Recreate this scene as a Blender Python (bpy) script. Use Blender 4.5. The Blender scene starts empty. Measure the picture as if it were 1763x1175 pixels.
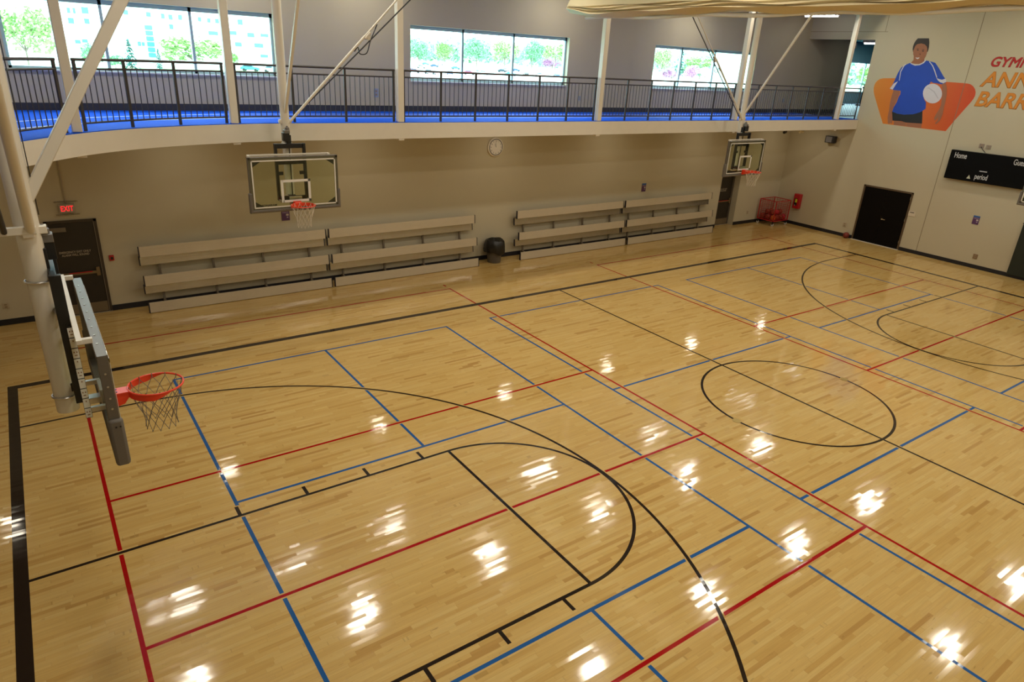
import bpy, math, random
from math import pi, sin, cos, radians as rad
from mathutils import Vector, Matrix, Euler
random.seed(7)
SC = bpy.context.scene
COL = SC.collection
FT = 0.3048

# ---------------------------------------------------------------- camera, sky, exposure, lamps
W, H = 1763, 1175
cam = bpy.data.objects.new('camera', bpy.data.cameras.new('camera'))
COL.objects.link(cam)
cam.data.sensor_width = 36.0
cam.data.lens = 1159.13 / W * 36.0
cam.data.clip_end = 2000
cam.location = (0.88417, -14.13946, 6.06715)
cam.rotation_euler = (1.17358, -0.05137, -0.60829)
SC.camera = cam

SC.view_settings.view_transform = 'Standard'
SC.view_settings.look = 'None'
SC.view_settings.exposure = 0.08
SC.view_settings.gamma = 1.0
SC.cycles.use_denoising = True
SC.cycles.max_bounces = 8
SC.cycles.diffuse_bounces = 5
SC.cycles.transparent_max_bounces = 16
SC.cycles.caustics_reflective = False
SC.cycles.caustics_refractive = False

SKY = 11.0
world = bpy.data.worlds.new('world'); SC.world = world
world.use_nodes = True
bg = world.node_tree.nodes['Background']
bg.inputs[0].default_value = (0.60, 0.90, 0.93, 1)
bg.inputs[1].default_value = SKY

def lamp(x, y, z, sx, sy, power, colr):
    l = bpy.data.lights.new('ceiling_lamp', 'AREA'); l.shape = 'RECTANGLE'
    l.size = sx; l.size_y = sy; l.energy = power; l.color = colr
    o = bpy.data.objects.new('ceiling_lamp', l); o.location = (x, y, z); COL.objects.link(o)
    return o
BAY = 72.0
for x in (1.9, 6.5, 11.0, 15.7, 20.3, 25.1):
    for y in (0.2, -4.8, -9.8, -14.8):
        lamp(x, y, 9.0, 0.66, 0.46, BAY, (1.0, 0.92, 0.78))
for x in (-1.6, 2.0, 5.3, 8.5, 14.6, 20.6):
    lamp(x, 2.4, 8.2, 1.22, 0.14, 34.0, (1.0, 0.93, 0.80))
for x in (-0.9, 3.8, 8.1, 12.7, 17.3, 22.0, 26.6):
    lamp(x, 2.3, 4.36, 0.36, 0.22, 10.0, (1.0, 0.88, 0.68))
lamp(42.5, 7.0, 8.0, 2.4, 1.2, 260.0, (0.75, 0.95, 1.0))  # added fill lamp, no visible fixture; brightens the hall past the track

# ---------------------------------------------------------------- materials
MATS = {}
def mat(name, colr, rough=0.5, metal=0.0, spec=0.5, emit=None, es=0.0, bump=0.0, bscale=60, var=0.0, vscale=3.0, alpha=None):
    if name in MATS: return MATS[name]
    m = bpy.data.materials.new(name); m.use_nodes = True
    nt = m.node_tree; b = nt.nodes['Principled BSDF']
    b.inputs['Base Color'].default_value = (*colr, 1)
    b.inputs['Roughness'].default_value = rough
    b.inputs['Metallic'].default_value = metal
    b.inputs['Specular IOR Level'].default_value = spec
    if emit:
        b.inputs['Emission Color'].default_value = (*emit, 1); b.inputs['Emission Strength'].default_value = es
    if var or bump:
        tc = nt.nodes.new('ShaderNodeTexCoord')
    if var:
        n = nt.nodes.new('ShaderNodeTexNoise'); n.inputs['Scale'].default_value = vscale; n.inputs['Detail'].default_value = 4
        nt.links.new(tc.outputs['Object'], n.inputs['Vector'])
        mr = nt.nodes.new('ShaderNodeMapRange')
        mr.inputs['To Min'].default_value = 1 - var; mr.inputs['To Max'].default_value = 1 + var
        nt.links.new(n.outputs['Fac'], mr.inputs['Value'])
        mx = nt.nodes.new('ShaderNodeVectorMath'); mx.operation = 'SCALE'
        mx.inputs[0].default_value = colr
        nt.links.new(mr.outputs['Result'], mx.inputs['Scale'])
        nt.links.new(mx.outputs['Vector'], b.inputs['Base Color'])
    if bump:
        n = nt.nodes.new('ShaderNodeTexNoise'); n.inputs['Scale'].default_value = bscale; n.inputs['Detail'].default_value = 3
        nt.links.new(tc.outputs['Object'], n.inputs['Vector'])
        bp = nt.nodes.new('ShaderNodeBump'); bp.inputs['Strength'].default_value = bump; bp.inputs['Distance'].default_value = 0.01
        nt.links.new(n.outputs['Fac'], bp.inputs['Height']); nt.links.new(bp.outputs['Normal'], b.inputs['Normal'])
    MATS[name] = m
    return m

def glass_mat(name, tint, gloss=0.06, rough=0.02):
    m = bpy.data.materials.new(name); m.use_nodes = True
    nt = m.node_tree; nt.nodes.clear()
    out = nt.nodes.new('ShaderNodeOutputMaterial'); mix = nt.nodes.new('ShaderNodeMixShader')
    tr = nt.nodes.new('ShaderNodeBsdfTransparent'); gl = nt.nodes.new('ShaderNodeBsdfGlossy')
    lw = nt.nodes.new('ShaderNodeLayerWeight'); lw.inputs['Blend'].default_value = 0.5
    pw = nt.nodes.new('ShaderNodeMath'); pw.operation = 'POWER'; pw.inputs[1].default_value = 5; nt.links.new(lw.outputs['Facing'], pw.inputs[0])
    fr = nt.nodes.new('ShaderNodeMath'); fr.operation = 'MULTIPLY_ADD'; fr.inputs[1].default_value = 0.9; fr.inputs[2].default_value = gloss * .5; nt.links.new(pw.outputs[0], fr.inputs[0])
    tr.inputs[0].default_value = (*tint, 1); gl.inputs['Roughness'].default_value = rough
    nt.links.new(fr.outputs[0], mix.inputs[0]); nt.links.new(tr.outputs[0], mix.inputs[1]); nt.links.new(gl.outputs[0], mix.inputs[2])
    nt.links.new(mix.outputs[0], out.inputs['Surface'])
    MATS[name] = m
    return m

FLOOR_ROUGH = 0.08
def floor_mat():
    m = bpy.data.materials.new('maple_floor'); m.use_nodes = True
    nt = m.node_tree; N = nt.nodes; L = nt.links; b = N['Principled BSDF']
    def math_(op, a, bb=None, c=None):
        n = N.new('ShaderNodeMath'); n.operation = op
        for i, v in enumerate((a, bb, c)):
            if v is None: continue
            if isinstance(v, (int, float)): n.inputs[i].default_value = v
            else: L.new(v, n.inputs[i])
        return n.outputs[0]
    tc = N.new('ShaderNodeTexCoord'); sp = N.new('ShaderNodeSeparateXYZ'); L.new(tc.outputs['Object'], sp.inputs[0])
    BW = 0.057
    row = math_('FLOOR', math_('DIVIDE', sp.outputs['Y'], BW))
    wn = N.new('ShaderNodeTexWhiteNoise'); wn.noise_dimensions = '1D'; L.new(row, wn.inputs['W'])
    xs = math_('ADD', math_('DIVIDE', sp.outputs['X'], 0.62), math_('MULTIPLY', wn.outputs['Value'], 37.0))
    # uneven strip lengths
    wob = N.new('ShaderNodeTexNoise'); wob.noise_dimensions = '1D'; wob.inputs['Scale'].default_value = 0.9; wob.inputs['Detail'].default_value = 0
    L.new(math_('ADD', xs, math_('MULTIPLY', row, 3.7)), wob.inputs['W'])
    xs2 = math_('ADD', xs, math_('MULTIPLY', wob.outputs['Fac'], 1.6))
    cell = math_('FLOOR', xs2)
    cb = N.new('ShaderNodeCombineXYZ'); L.new(cell, cb.inputs[0]); L.new(row, cb.inputs[1])
    w2 = N.new('ShaderNodeTexWhiteNoise'); w2.noise_dimensions = '3D'; L.new(cb.outputs[0], w2.inputs['Vector'])
    ramp = N.new('ShaderNodeValToRGB'); e = ramp.color_ramp.elements
    e[0].position = 0.0; e[0].color = (0.46, 0.27, 0.082, 1)
    e[1].position = 1.0; e[1].color = (0.63, 0.44, 0.165, 1)
    for p, c in ((0.06, (0.54, 0.34, 0.105)), (0.2, (0.585, 0.385, 0.128)), (0.6, (0.605, 0.405, 0.14))):
        k = ramp.color_ramp.elements.new(p); k.color = (*c, 1)
    L.new(w2.outputs['Value'], ramp.inputs[0])
    # grain streaks
    mp = N.new('ShaderNodeMapping'); mp.inputs['Scale'].default_value = (2.2, 42, 1); L.new(tc.outputs['Object'], mp.inputs[0])
    off = N.new('ShaderNodeVectorMath'); off.operation = 'ADD'; L.new(mp.outputs[0], off.inputs[0])
    sc_ = N.new('ShaderNodeVectorMath'); sc_.operation = 'SCALE'; L.new(w2.outputs['Color'], sc_.inputs[0]); sc_.inputs['Scale'].default_value = 9
    L.new(sc_.outputs[0], off.inputs[1])
    g = N.new('ShaderNodeTexNoise'); g.inputs['Scale'].default_value = 1.0; g.inputs['Detail'].default_value = 5; g.inputs['Roughness'].default_value = 0.6
    L.new(off.outputs[0], g.inputs['Vector'])
    gr = N.new('ShaderNodeMapRange'); gr.inputs['From Min'].default_value = 0.3; gr.inputs['From Max'].default_value = 0.75
    gr.inputs['To Min'].default_value = 1.05; gr.inputs['To Max'].default_value = 0.90; L.new(g.outputs['Fac'], gr.inputs['Value'])
    # small dark flecks
    fl = N.new('ShaderNodeTexNoise'); fl.inputs['Scale'].default_value = 1.0; fl.inputs['Detail'].default_value = 2
    mp2 = N.new('ShaderNodeMapping'); mp2.inputs['Scale'].default_value = (5.5, 30, 1); mp2.inputs['Location'].default_value = (13, 5, 0)
    L.new(tc.outputs['Object'], mp2.inputs[0]); L.new(mp2.outputs[0], fl.inputs['Vector'])
    fr = N.new('ShaderNodeMapRange'); fr.inputs['From Min'].default_value = 0.69; fr.inputs['From Max'].default_value = 0.80
    fr.inputs['To Min'].default_value = 1.0; fr.inputs['To Max'].default_value = 0.62; L.new(fl.outputs['Fac'], fr.inputs['Value'])
    # seams
    fy = math_('FRACT', math_('DIVIDE', sp.outputs['Y'], BW)); fx = math_('FRACT', xs2)
    sy = math_('LESS_THAN', fy, 0.03); sx = math_('LESS_THAN', fx, 0.006)
    seam = math_('SUBTRACT', 1.0, math_('MULTIPLY', math_('MAXIMUM', sy, sx), 0.18))
    tot = math_('MULTIPLY', math_('MULTIPLY', gr.outputs[0], fr.outputs[0]), seam)
    mul = N.new('ShaderNodeVectorMath'); mul.operation = 'SCALE'; L.new(ramp.outputs[0], mul.inputs[0]); L.new(tot, mul.inputs['Scale'])
    L.new(mul.outputs[0], b.inputs['Base Color'])
    # every strip lies at a slightly different tilt
    finish_normal(nt, b, w2.outputs['Color'], 0.026)
    b.inputs['Roughness'].default_value = FLOOR_ROUGH
    b.inputs['Specular IOR Level'].default_value = 0.55
    MATS['maple_floor'] = m
    return m

def finish_normal(nt, b, colr, amt):
    N = nt.nodes; L = nt.links
    geo = N.new('ShaderNodeNewGeometry')
    s1 = N.new('ShaderNodeVectorMath'); s1.operation = 'SUBTRACT'; s1.inputs[1].default_value = (0.5, 0.5, 0.5); L.new(colr, s1.inputs[0])
    s2 = N.new('ShaderNodeVectorMath'); s2.operation = 'MULTIPLY'; s2.inputs[1].default_value = (amt * .6, amt, 0); L.new(s1.outputs[0], s2.inputs[0])
    s3 = N.new('ShaderNodeVectorMath'); s3.operation = 'ADD'; L.new(s2.outputs[0], s3.inputs[0]); L.new(geo.outputs['Normal'], s3.inputs[1])
    s4 = N.new('ShaderNodeVectorMath'); s4.operation = 'NORMALIZE'; L.new(s3.outputs[0], s4.inputs[0])
    L.new(s4.outputs[0], b.inputs['Normal'])

def line_mat(name, colr):
    m = bpy.data.materials.new(name); m.use_nodes = True
    nt = m.node_tree; N = nt.nodes; L = nt.links; b = N['Principled BSDF']
    b.inputs['Base Color'].default_value = (*colr, 1); b.inputs['Roughness'].default_value = FLOOR_ROUGH
    b.inputs['Specular IOR Level'].default_value = 0.38
    tc = N.new('ShaderNodeTexCoord'); mp = N.new('ShaderNodeMapping'); mp.inputs['Scale'].default_value = (1 / .62, 1 / .057, 1)
    L.new(tc.outputs['Object'], mp.inputs[0])
    fl = N.new('ShaderNodeVectorMath'); fl.operation = 'FLOOR'; L.new(mp.outputs[0], fl.inputs[0])
    w = N.new('ShaderNodeTexWhiteNoise'); w.noise_dimensions = '3D'; L.new(fl.outputs[0], w.inputs['Vector'])
    finish_normal(nt, b, w.outputs['Color'], 0.026)
    MATS[name] = m
    return m

M_FLOOR = floor_mat()
M_LBLACK = line_mat('black_line_paint', (0.018, 0.012, 0.009))
M_LRED = line_mat('red_line_paint', (0.36, 0.004, 0.006))
M_LBLUE = line_mat('blue_line_paint', (0.018, 0.10, 0.30))
M_WALL = mat('wall_paint', (0.505, 0.455, 0.330), 0.75, bump=0.05, bscale=220, var=0.03, vscale=0.8)
M_CEIL = mat('ceiling_paint', (0.42, 0.38, 0.33), 0.9, var=0.04)
M_WHITE = mat('white_steel_paint', (0.72, 0.67, 0.57), 0.45, var=0.04, vscale=4)
M_BASE = mat('black_rubber_base', (0.008, 0.008, 0.012), 0.5, var=0.2)
M_TRACK = mat('blue_rubber_track', (0.008, 0.085, 0.62), 0.8, spec=0.08, bump=0.3, bscale=400, var=0.1)
M_TLINE = mat('white_track_line', (0.7, 0.75, 0.85), 0.6, var=0.03)
M_RAIL = mat('dark_bronze_paint', (0.040, 0.036, 0.034), 0.45, var=0.1)
M_BLACK = mat('black_steel', (0.008, 0.008, 0.008), 0.4, var=0.2)
M_ALU = mat('aluminium', (0.62, 0.60, 0.56), 0.32, 0.85, var=0.08, vscale=6)
M_PLANK = mat('satin_aluminium_plank', (0.575, 0.50, 0.375), 0.42, 0.15, var=0.05, vscale=5)
M_FOOT = mat('mill_aluminium_plank', (0.52, 0.48, 0.41), 0.22, 0.8, var=0.10, vscale=4)
M_FRAME = mat('window_frame_metal', (0.34, 0.48, 0.56), 0.4, 0.3, var=0.05)  # sky glare painted in as pale teal over dark greyish metal
M_GREY = mat('warm_grey_padding', (0.135, 0.118, 0.098), 0.55, var=0.06)
M_BGREY = mat('backboard_frame_grey', (0.15, 0.135, 0.115), 0.4, 0.3, var=0.05)
M_ORANGE = mat('orange_rim_paint', (0.80, 0.055, 0.018), 0.35, var=0.06)
M_NET = mat('white_net_cord', (0.62, 0.56, 0.46), 0.8, var=0.06, vscale=30)
M_NETG = mat('grey_net_cord', (0.22, 0.19, 0.15), 0.8, var=0.06, vscale=30)
M_PWHITE = mat('plain_white', (0.78, 0.76, 0.72), 0.5, var=0.02)
M_DOOR = mat('dark_brown_door', (0.020, 0.015, 0.010), 0.45, var=0.15)
M_DFRAME = mat('brown_door_frame', (0.045, 0.032, 0.020), 0.45, var=0.1)
M_RED = mat('red_paint', (0.42, 0.010, 0.014), 0.35, var=0.08)
M_CLOTH = mat('cream_vinyl_curtain', (0.66, 0.55, 0.34), 0.5, var=0.05, vscale=2)
M_PAD = mat('dark_green_wall_padding', (0.010, 0.016, 0.010), 0.5, var=0.1)
M_GLASS = glass_mat('window_glass', (0.96, 0.99, 1.0))
M_BBGLASS = glass_mat('backboard_glass', (0.90, 0.93, 0.82), rough=0.05)

# ---------------------------------------------------------------- mesh builder
class MB:
    def __init__(s): s.v = []; s.f = []; s.sm = []
    def add(s, vs, fs, smooth=False):
        n = len(s.v); s.v += [tuple(p) for p in vs]; s.f += [tuple(i + n for i in f) for f in fs]; s.sm += [smooth] * len(fs); return s
    def box(s, c, d, rot=None):
        x, y, z = d[0] / 2, d[1] / 2, d[2] / 2
        vs = [Vector(p) for p in ((-x, -y, -z), (x, -y, -z), (x, y, -z), (-x, y, -z), (-x, -y, z), (x, -y, z), (x, y, z), (-x, y, z))]
        if rot is not None: vs = [rot @ p for p in vs]
        c = Vector(c)
        return s.add([p + c for p in vs], [(3, 2, 1, 0), (4, 5, 6, 7), (0, 1, 5, 4), (1, 2, 6, 5), (2, 3, 7, 6), (3, 0, 4, 7)])
    def span(s, a, b):
        return s.box([(a[i] + b[i]) / 2 for i in range(3)], [abs(b[i] - a[i]) for i in range(3)])
    def cyl(s, a, b, r, r2=None, n=16, caps=True):
        a = Vector(a); b = Vector(b); r2 = r if r2 is None else r2
        d = (b - a).normalized(); u = d.orthogonal().normalized(); w = d.cross(u)
        vs = []
        for P, R in ((a, r), (b, r2)):
            for i in range(n):
                t = 2 * pi * i / n; vs.append(P + R * (cos(t) * u + sin(t) * w))
        s.add(vs, [(i, (i + 1) % n, n + (i + 1) % n, n + i) for i in range(n)], True)
        if caps: s.add(vs, [tuple(range(n - 1, -1, -1)), tuple(range(n, 2 * n))])
        return s
    def bar(s, a, b, w, h):  # square bar between two points
        a = Vector(a); b = Vector(b); d = b - a; L = d.length; q = d.to_track_quat('X', 'Z').to_matrix()
        return s.box((a + b) / 2, (L, w, h), q)
    def tube(s, pts, r, n=8, closed=False):
        pts = [Vector(p) for p in pts]; m = len(pts); vs = []
        for i, p in enumerate(pts):
            if closed: d = pts[(i + 1) % m] - pts[i - 1]
            else: d = pts[min(i + 1, m - 1)] - pts[max(i - 1, 0)]
            d.normalize()
            up = Vector((0, 0, 1)) if abs(d.z) < 0.95 else Vector((1, 0, 0))
            u = d.cross(up).normalized(); w = d.cross(u)
            rr = r[i] if isinstance(r, (list, tuple)) else r
            for k in range(n):
                t = 2 * pi * k / n; vs.append(p + rr * (cos(t) * u + sin(t) * w))
        fs = []
        for i in range(m if closed else m - 1):
            j = (i + 1) % m
            fs += [(i * n + k, i * n + (k + 1) % n, j * n + (k + 1) % n, j * n + k) for k in range(n)]
        s.add(vs, fs, True)
        if not closed: s.add(vs, [tuple(range(n)), tuple(range((m - 1) * n, m * n))[::-1]])
        return s
    def sphere(s, c, r, nu=16, nv=10):
        c = Vector(c); rr = r if isinstance(r, (tuple, list)) else (r, r, r); vs = []
        for j in range(nv + 1):
            ph = pi * j / nv
            for i in range(nu):
                th = 2 * pi * i / nu
                vs.append(c + Vector((rr[0] * sin(ph) * cos(th), rr[1] * sin(ph) * sin(th), rr[2] * cos(ph))))
        return s.add(vs, [(j * nu + i, j * nu + (i + 1) % nu, (j + 1) * nu + (i + 1) % nu, (j + 1) * nu + i) for j in range(nv) for i in range(nu)], True)
    def lathe(s, c, prof, n=24):
        c = Vector(c); vs = []
        for r, z in prof:
            for i in range(n):
                t = 2 * pi * i / n; vs.append(c + Vector((r * cos(t), r * sin(t), z)))
        m = len(prof)
        return s.add(vs, [(j * n + i, j * n + (i + 1) % n, (j + 1) * n + (i + 1) % n, (j + 1) * n + i) for j in range(m - 1) for i in range(n)], True)
    def prism(s, poly, vec):  # polygon of 3D points, extruded
        n = len(poly); a = [Vector(p) for p in poly]; b = [p + Vector(vec) for p in a]
        return s.add(a + b, [tuple(range(n))[::-1], tuple(range(n, 2 * n))] + [(i, (i + 1) % n, n + (i + 1) % n, n + i) for i in range(n)])
    def build(s, name, m, parent=None, bevel=0, loc=None):
        me = bpy.data.meshes.new(name); me.from_pydata(s.v, [], s.f)
        me.polygons.foreach_set('use_smooth', s.sm); me.materials.append(m)
        import bmesh
        bm = bmesh.new(); bm.from_mesh(me); bmesh.ops.remove_doubles(bm, verts=bm.verts, dist=1e-5)
        bmesh.ops.recalc_face_normals(bm, faces=bm.faces); bm.to_mesh(me); bm.free()
        me.set_sharp_from_angle(angle=rad(40))
        o = bpy.data.objects.new(name, me); COL.objects.link(o)
        if parent is not None: o.parent = parent
        if loc is not None: o.location = loc
        if bevel:
            md = o.modifiers.new('edge', 'BEVEL'); md.width = bevel; md.segments = 2; md.limit_method = 'ANGLE'; md.angle_limit = rad(50)
        return o

def tag(o, label=None, cat=None, group=None, kind=None):
    if label: o['label'] = label
    if cat: o['category'] = cat
    if group: o['group'] = group
    if kind: o['kind'] = kind
    return o
def struct(o): o['kind'] = 'structure'; return o
def thing(name, loc, label, cat, group=None, rz=0):
    o = bpy.data.objects.new(name, None); COL.objects.link(o); o.empty_display_size = 0.1
    o.location = loc; o.rotation_euler = (0, 0, rz)
    return tag(o, label, cat, group)
def copy_tree(o, parent=None):
    c = o.copy(); COL.objects.link(c)
    if parent is not None: c.parent = parent
    for ch in [k for k in o.children]: copy_tree(ch, c)
    return c
def text(name, body, size, loc, rot, m, parent, shear=0.0, bold=0.0, align='LEFT', ext=0.002, sx=1.0, bev=0.0):
    cu = bpy.data.curves.new(name, 'FONT'); cu.body = body; cu.size = size; cu.shear = shear; cu.offset = bold
    cu.align_x = align; cu.bevel_depth = bev; cu.bevel_resolution = 0; cu.extrude = ext; cu.materials.append(m)
    t = bpy.data.objects.new(name, cu); COL.objects.link(t)
    bpy.context.view_layer.update()
    me = bpy.data.meshes.new_from_object(t.evaluated_get(bpy.context.evaluated_depsgraph_get()))
    me.name = name; bpy.data.objects.remove(t)
    if not me.materials: me.materials.append(m)
    o = bpy.data.objects.new(name, me); COL.objects.link(o)
    o.parent = parent; o.location = loc; o.rotation_euler = rot; o.scale = (sx, 1, 1)
    return o
R_FAR = (pi / 2, 0, 0)          # writing on the bleacher wall
R_END = (pi / 2, 0, -pi / 2)    # writing on the end wall

# ---------------------------------------------------------------- room shell
YW, XE, XL, YN, ZC, ZT = 3.65, 28.0, -3.75, -18.9, 9.6, 8.35
TH = 0.30
floor = struct(MB().span((XL, YN, -0.2), (XE, YW + 0.4, 0)).build('floor', M_FLOOR))

def quadstrip(mb, a, b, w, z):
    a = Vector(a); b = Vector(b); d = (b - a).normalized(); n = Vector((-d.y, d.x)) * w / 2
    mb.add([(a.x - n.x, a.y - n.y, z), (b.x - n.x, b.y - n.y, z), (b.x + n.x, b.y + n.y, z), (a.x + n.x, a.y + n.y, z)], [(0, 1, 2, 3)])
def arc(mb, c, r, t0, t1, w, z, n=96):
    vs = []
    for i in range(n + 1):
        t = t0 + (t1 - t0) * i / n
        for q in (r - w / 2, r + w / 2): vs.append((c[0] + q * cos(t), c[1] + q * sin(t), z))
    mb.add(vs, [(2 * i, 2 * i + 1, 2 * i + 3, 2 * i + 2) for i in range(n)])
IN2 = 2 / 12
def F(x, y): return (x * FT, -y * FT)
def seg(l, x0, y0, x1, y1, w=IN2): l.append(('s', F(x0, y0), F(x1, y1), w * FT))
def arcs(l, cx, cy, r, t0, t1, w=IN2): l.append(('a', F(cx, cy), r * FT, t0, t1, w * FT))
black, red, blue = [], [], []
h = IN2 / 2
# basketball court 84 x 50 ft, 6 inch boundary
b6 = 0.5
seg(black, -b6, -b6 / 2, 84 + b6, -b6 / 2, b6); seg(black, -b6, 50 + b6 / 2, 84 + b6, 50 + b6 / 2, b6)
seg(black, -b6 / 2, -b6, -b6 / 2, 50 + b6, b6); seg(black, 84 + b6 / 2, -b6, 84 + b6 / 2, 50 + b6, b6)
seg(black, 42, 0, 42, 50)
arcs(black, 42, 25, 6, 0, 2 * pi)
a0 = 0.0
for s, x0 in ((1, 0), (-1, 84)):
    for y in (19 + h, 31 - h): seg(black, x0, y, x0 + s * 19, y)
    seg(black, x0 + s * (19 - h), 19 + h, x0 + s * (19 - h), 31 - h)
    arcs(black, x0 + s * (19 - h), 25, 6 - h, (-pi / 2 if s > 0 else pi / 2), (pi / 2 if s > 0 else 3 * pi / 2))
    arcs(black, x0 + s * 5.25, 25, 19.75 - h, (-pi / 2 if s > 0 else pi / 2), (pi / 2 if s > 0 else 3 * pi / 2))
    for y in (25 - 19.75 + h, 25 + 19.75 - h): seg(black, x0, y, x0 + s * 5.25, y)
    for d in (8, 11.15, 14.3, 17.4):
        for y0, y1 in ((19, 18.33), (31, 31.67)): seg(black, x0 + s * d, y0, x0 + s * d, y1)
# two volleyball courts across
for xa, xb in ((3.17, 32.92), (51.08, 80.83)):
    seg(red, xa, -5 - h, xa, 55); seg(red, xb, -5 - h, xb, 55)
    seg(red, xa, -5, xb, -5); seg(red, xa, 55, xb, 55)
    for y in (15, 25, 35): seg(red, xa, y, xb, y)
    for x in (xa, xb): seg(red, x, -5.72, x, -6.22)
# three pickleball courts
for xa, xb, cen in ((8.08, 27.92, 1), (32.08, 51.92, 0), (56.08, 75.92, 1)):
    seg(blue, xa, 3 - .0, xa, 47); seg(blue, xb, 3, xb, 47)
    for y in (3 + h, 47 - h, 18, 32): seg(blue, xa - h, y, xb + h, y)
    if cen:
        xc = (xa + xb) / 2
        seg(blue, xc, 3, xc, 18); seg(blue, xc, 32, xc, 47)
def draw(items, grow, z, name, m):
    mb = MB()
    for k, it in enumerate(items):
        z += 4e-6
        if it[0] == 's':
            a, b, w = Vector(it[1]), Vector(it[2]), it[3]
            d = (b - a).normalized() * (grow if grow else 0)
            quadstrip(mb, a - d, b + d, w + 2 * grow, z)
        else: arc(mb, it[1], it[2], it[3], it[4], it[5] + 2 * grow, z)
    me = bpy.data.meshes.new(name); me.from_pydata(mb.v, [], mb.f); me.materials.append(m)
    import bmesh
    bm = bmesh.new(); bm.from_mesh(me)
    for f in bm.faces:
        f.normal_update()
        if f.normal.z < 0: f.normal_flip()
    bm.to_mesh(me); bm.free()
    o = bpy.data.objects.new(name, me); COL.objects.link(o); o.parent = floor
    return o
GAP = 0.022
tag(draw(blue, 0, 0.0004, 'blue_court_lines', M_LBLUE), 'blue pickleball lines')
draw([i for i in red if i[0] == 's' and abs(i[1][0] - i[2][0]) + abs(i[1][1] - i[2][1]) > .5], GAP, 0.0007, 'bare_maple_edge', M_FLOOR)
tag(draw(red, 0, 0.0010, 'red_court_lines', M_LRED), 'red volleyball lines')
draw([i for i in black if i[0] == 'a' or abs(i[3] - b6 * FT) > .01], GAP, 0.0013, 'bare_maple_edge', M_FLOOR)
tag(draw(black, 0, 0.0016, 'black_court_lines', M_LBLACK), 'black basketball lines')
# brass sleeve covers
for (x, y, lab) in ((36, 25, 'round brass floor plate on the centre circle on its near left side'),
                    (48, 25, 'round brass floor plate on the far right side of the centre circle'),
                    (-0.05, 25, 'round brass floor plate on the near black baseline, lower left corner of the floor')):
    p = MB().cyl((0, 0, 0.0), (0, 0, 0.0035), 0.085, n=32).build('floor_plate', mat('brass', (0.42, 0.30, 0.09), 0.4, 0.5, var=0.1), None, 0, (x * FT, -y * FT, 0.0016))
    tag(p, lab, 'floor plate', 'brass floor plates')

# far (bleacher) wall with window holes and one deep door recess
WZ0, WZ1 = 5.37, 6.76
WIN = [(-1.75, -0.35), (0.95, 6.32), (9.93, 15.42), (19.22, 24.75)]
mb = MB()
REC = (23.95, 25.14, 2.33)
mb.span((XL, YW, -.2), (REC[0], YW + TH, WZ0)).span((REC[1], YW, -.2), (31.4, YW + TH, WZ0)).span((REC[0], YW, REC[2]), (REC[1], YW + TH, WZ0))
mb.span((XL, YW, WZ1), (31.4, YW + TH, ZC))
xs = [XL] + [q for w in WIN for q in w] + [31.4]
for i in range(0, len(xs), 2): mb.span((xs[i], YW, WZ0), (xs[i + 1], YW + TH, WZ1))
mb.span((REC[0] - .1, YW + TH, -.2), (REC[1] + .1, YW + TH + .1, REC[2] + .1))
wall_far = struct(mb.build('wall_far', M_WALL))
mb = MB()
OY0, OY1, OZ0, OZ1 = 0.88, 3.62, 4.58, 7.43
mb.span((XE, YN, -.2), (XE + TH, OY0, ZC)).span((XE, OY0, -.2), (XE + TH, YW, OZ0 - .05)).span((XE, OY0, OZ1), (XE + TH, YW, ZC))
wall_end = struct(mb.build('wall_end', M_WALL))
struct(MB().span((XL - TH, YN, -.2), (XL, YW + TH, ZC)).build('wall_left', M_WALL))
struct(MB().span((XL - TH, YN - TH, -.2), (XE + TH, YN, ZC)).build('wall_near', M_WALL))
struct(MB().span((XL - TH, YN - TH, ZC), (XE + TH, 0.7, ZC + .2)).span((XL - TH, 0.6, ZT), (31.4, YW + TH, ZT + .2)).span((XL, 0.6, ZT), (XE + TH, 0.75, ZC)).build('ceiling', M_CEIL))
# concrete panel joints
M_JOINT = mat('joint_sealant', (0.24, 0.19, 0.125), 0.8, var=0.05)
struct(MB().span((XE - .003, -2.655, 0.1), (XE + .01, -2.635, 9)).build('trim_1', M_JOINT))
struct(MB().span((XE - .003, -8.8, 0.1), (XE + .01, -8.78, 9)).build('trim_2', M_JOINT))
struct(MB().span((XE - .003, OY0 - .4, 7.70), (XE + .01, YW, 7.715)).span((XE - .003, OY0 - .005 - .3, 7.7), (XE + .01, OY0 - .29, 8.3)).build('trim_3', M_JOINT))
# base
BH = 0.135
D1 = (0.95, 1.95)
struct(MB().span((XL, YW - .012, 0), (D1[0], YW, BH)).span((D1[1], YW - .012, 0), (REC[0], YW, BH)).span((REC[1], YW - .012, 0), (XE, YW, BH)).build('baseboard_far', M_BASE))
D3 = (-2.0, -0.08)
struct(MB().span((XE - .012, D3[1], 0), (XE, YW, BH)).span((XE - .012, YN, 0), (XE, D3[0], BH)).build('baseboard_end', M_BASE))
ZTR = 4.57
struct(MB().span((XL, YW - .012, ZTR), (31.4, YW, ZTR + .15)).build('baseboard_track', mat('dark_grey_rubber_base', (0.035, 0.037, 0.045), 0.5, var=0.1)))

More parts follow.
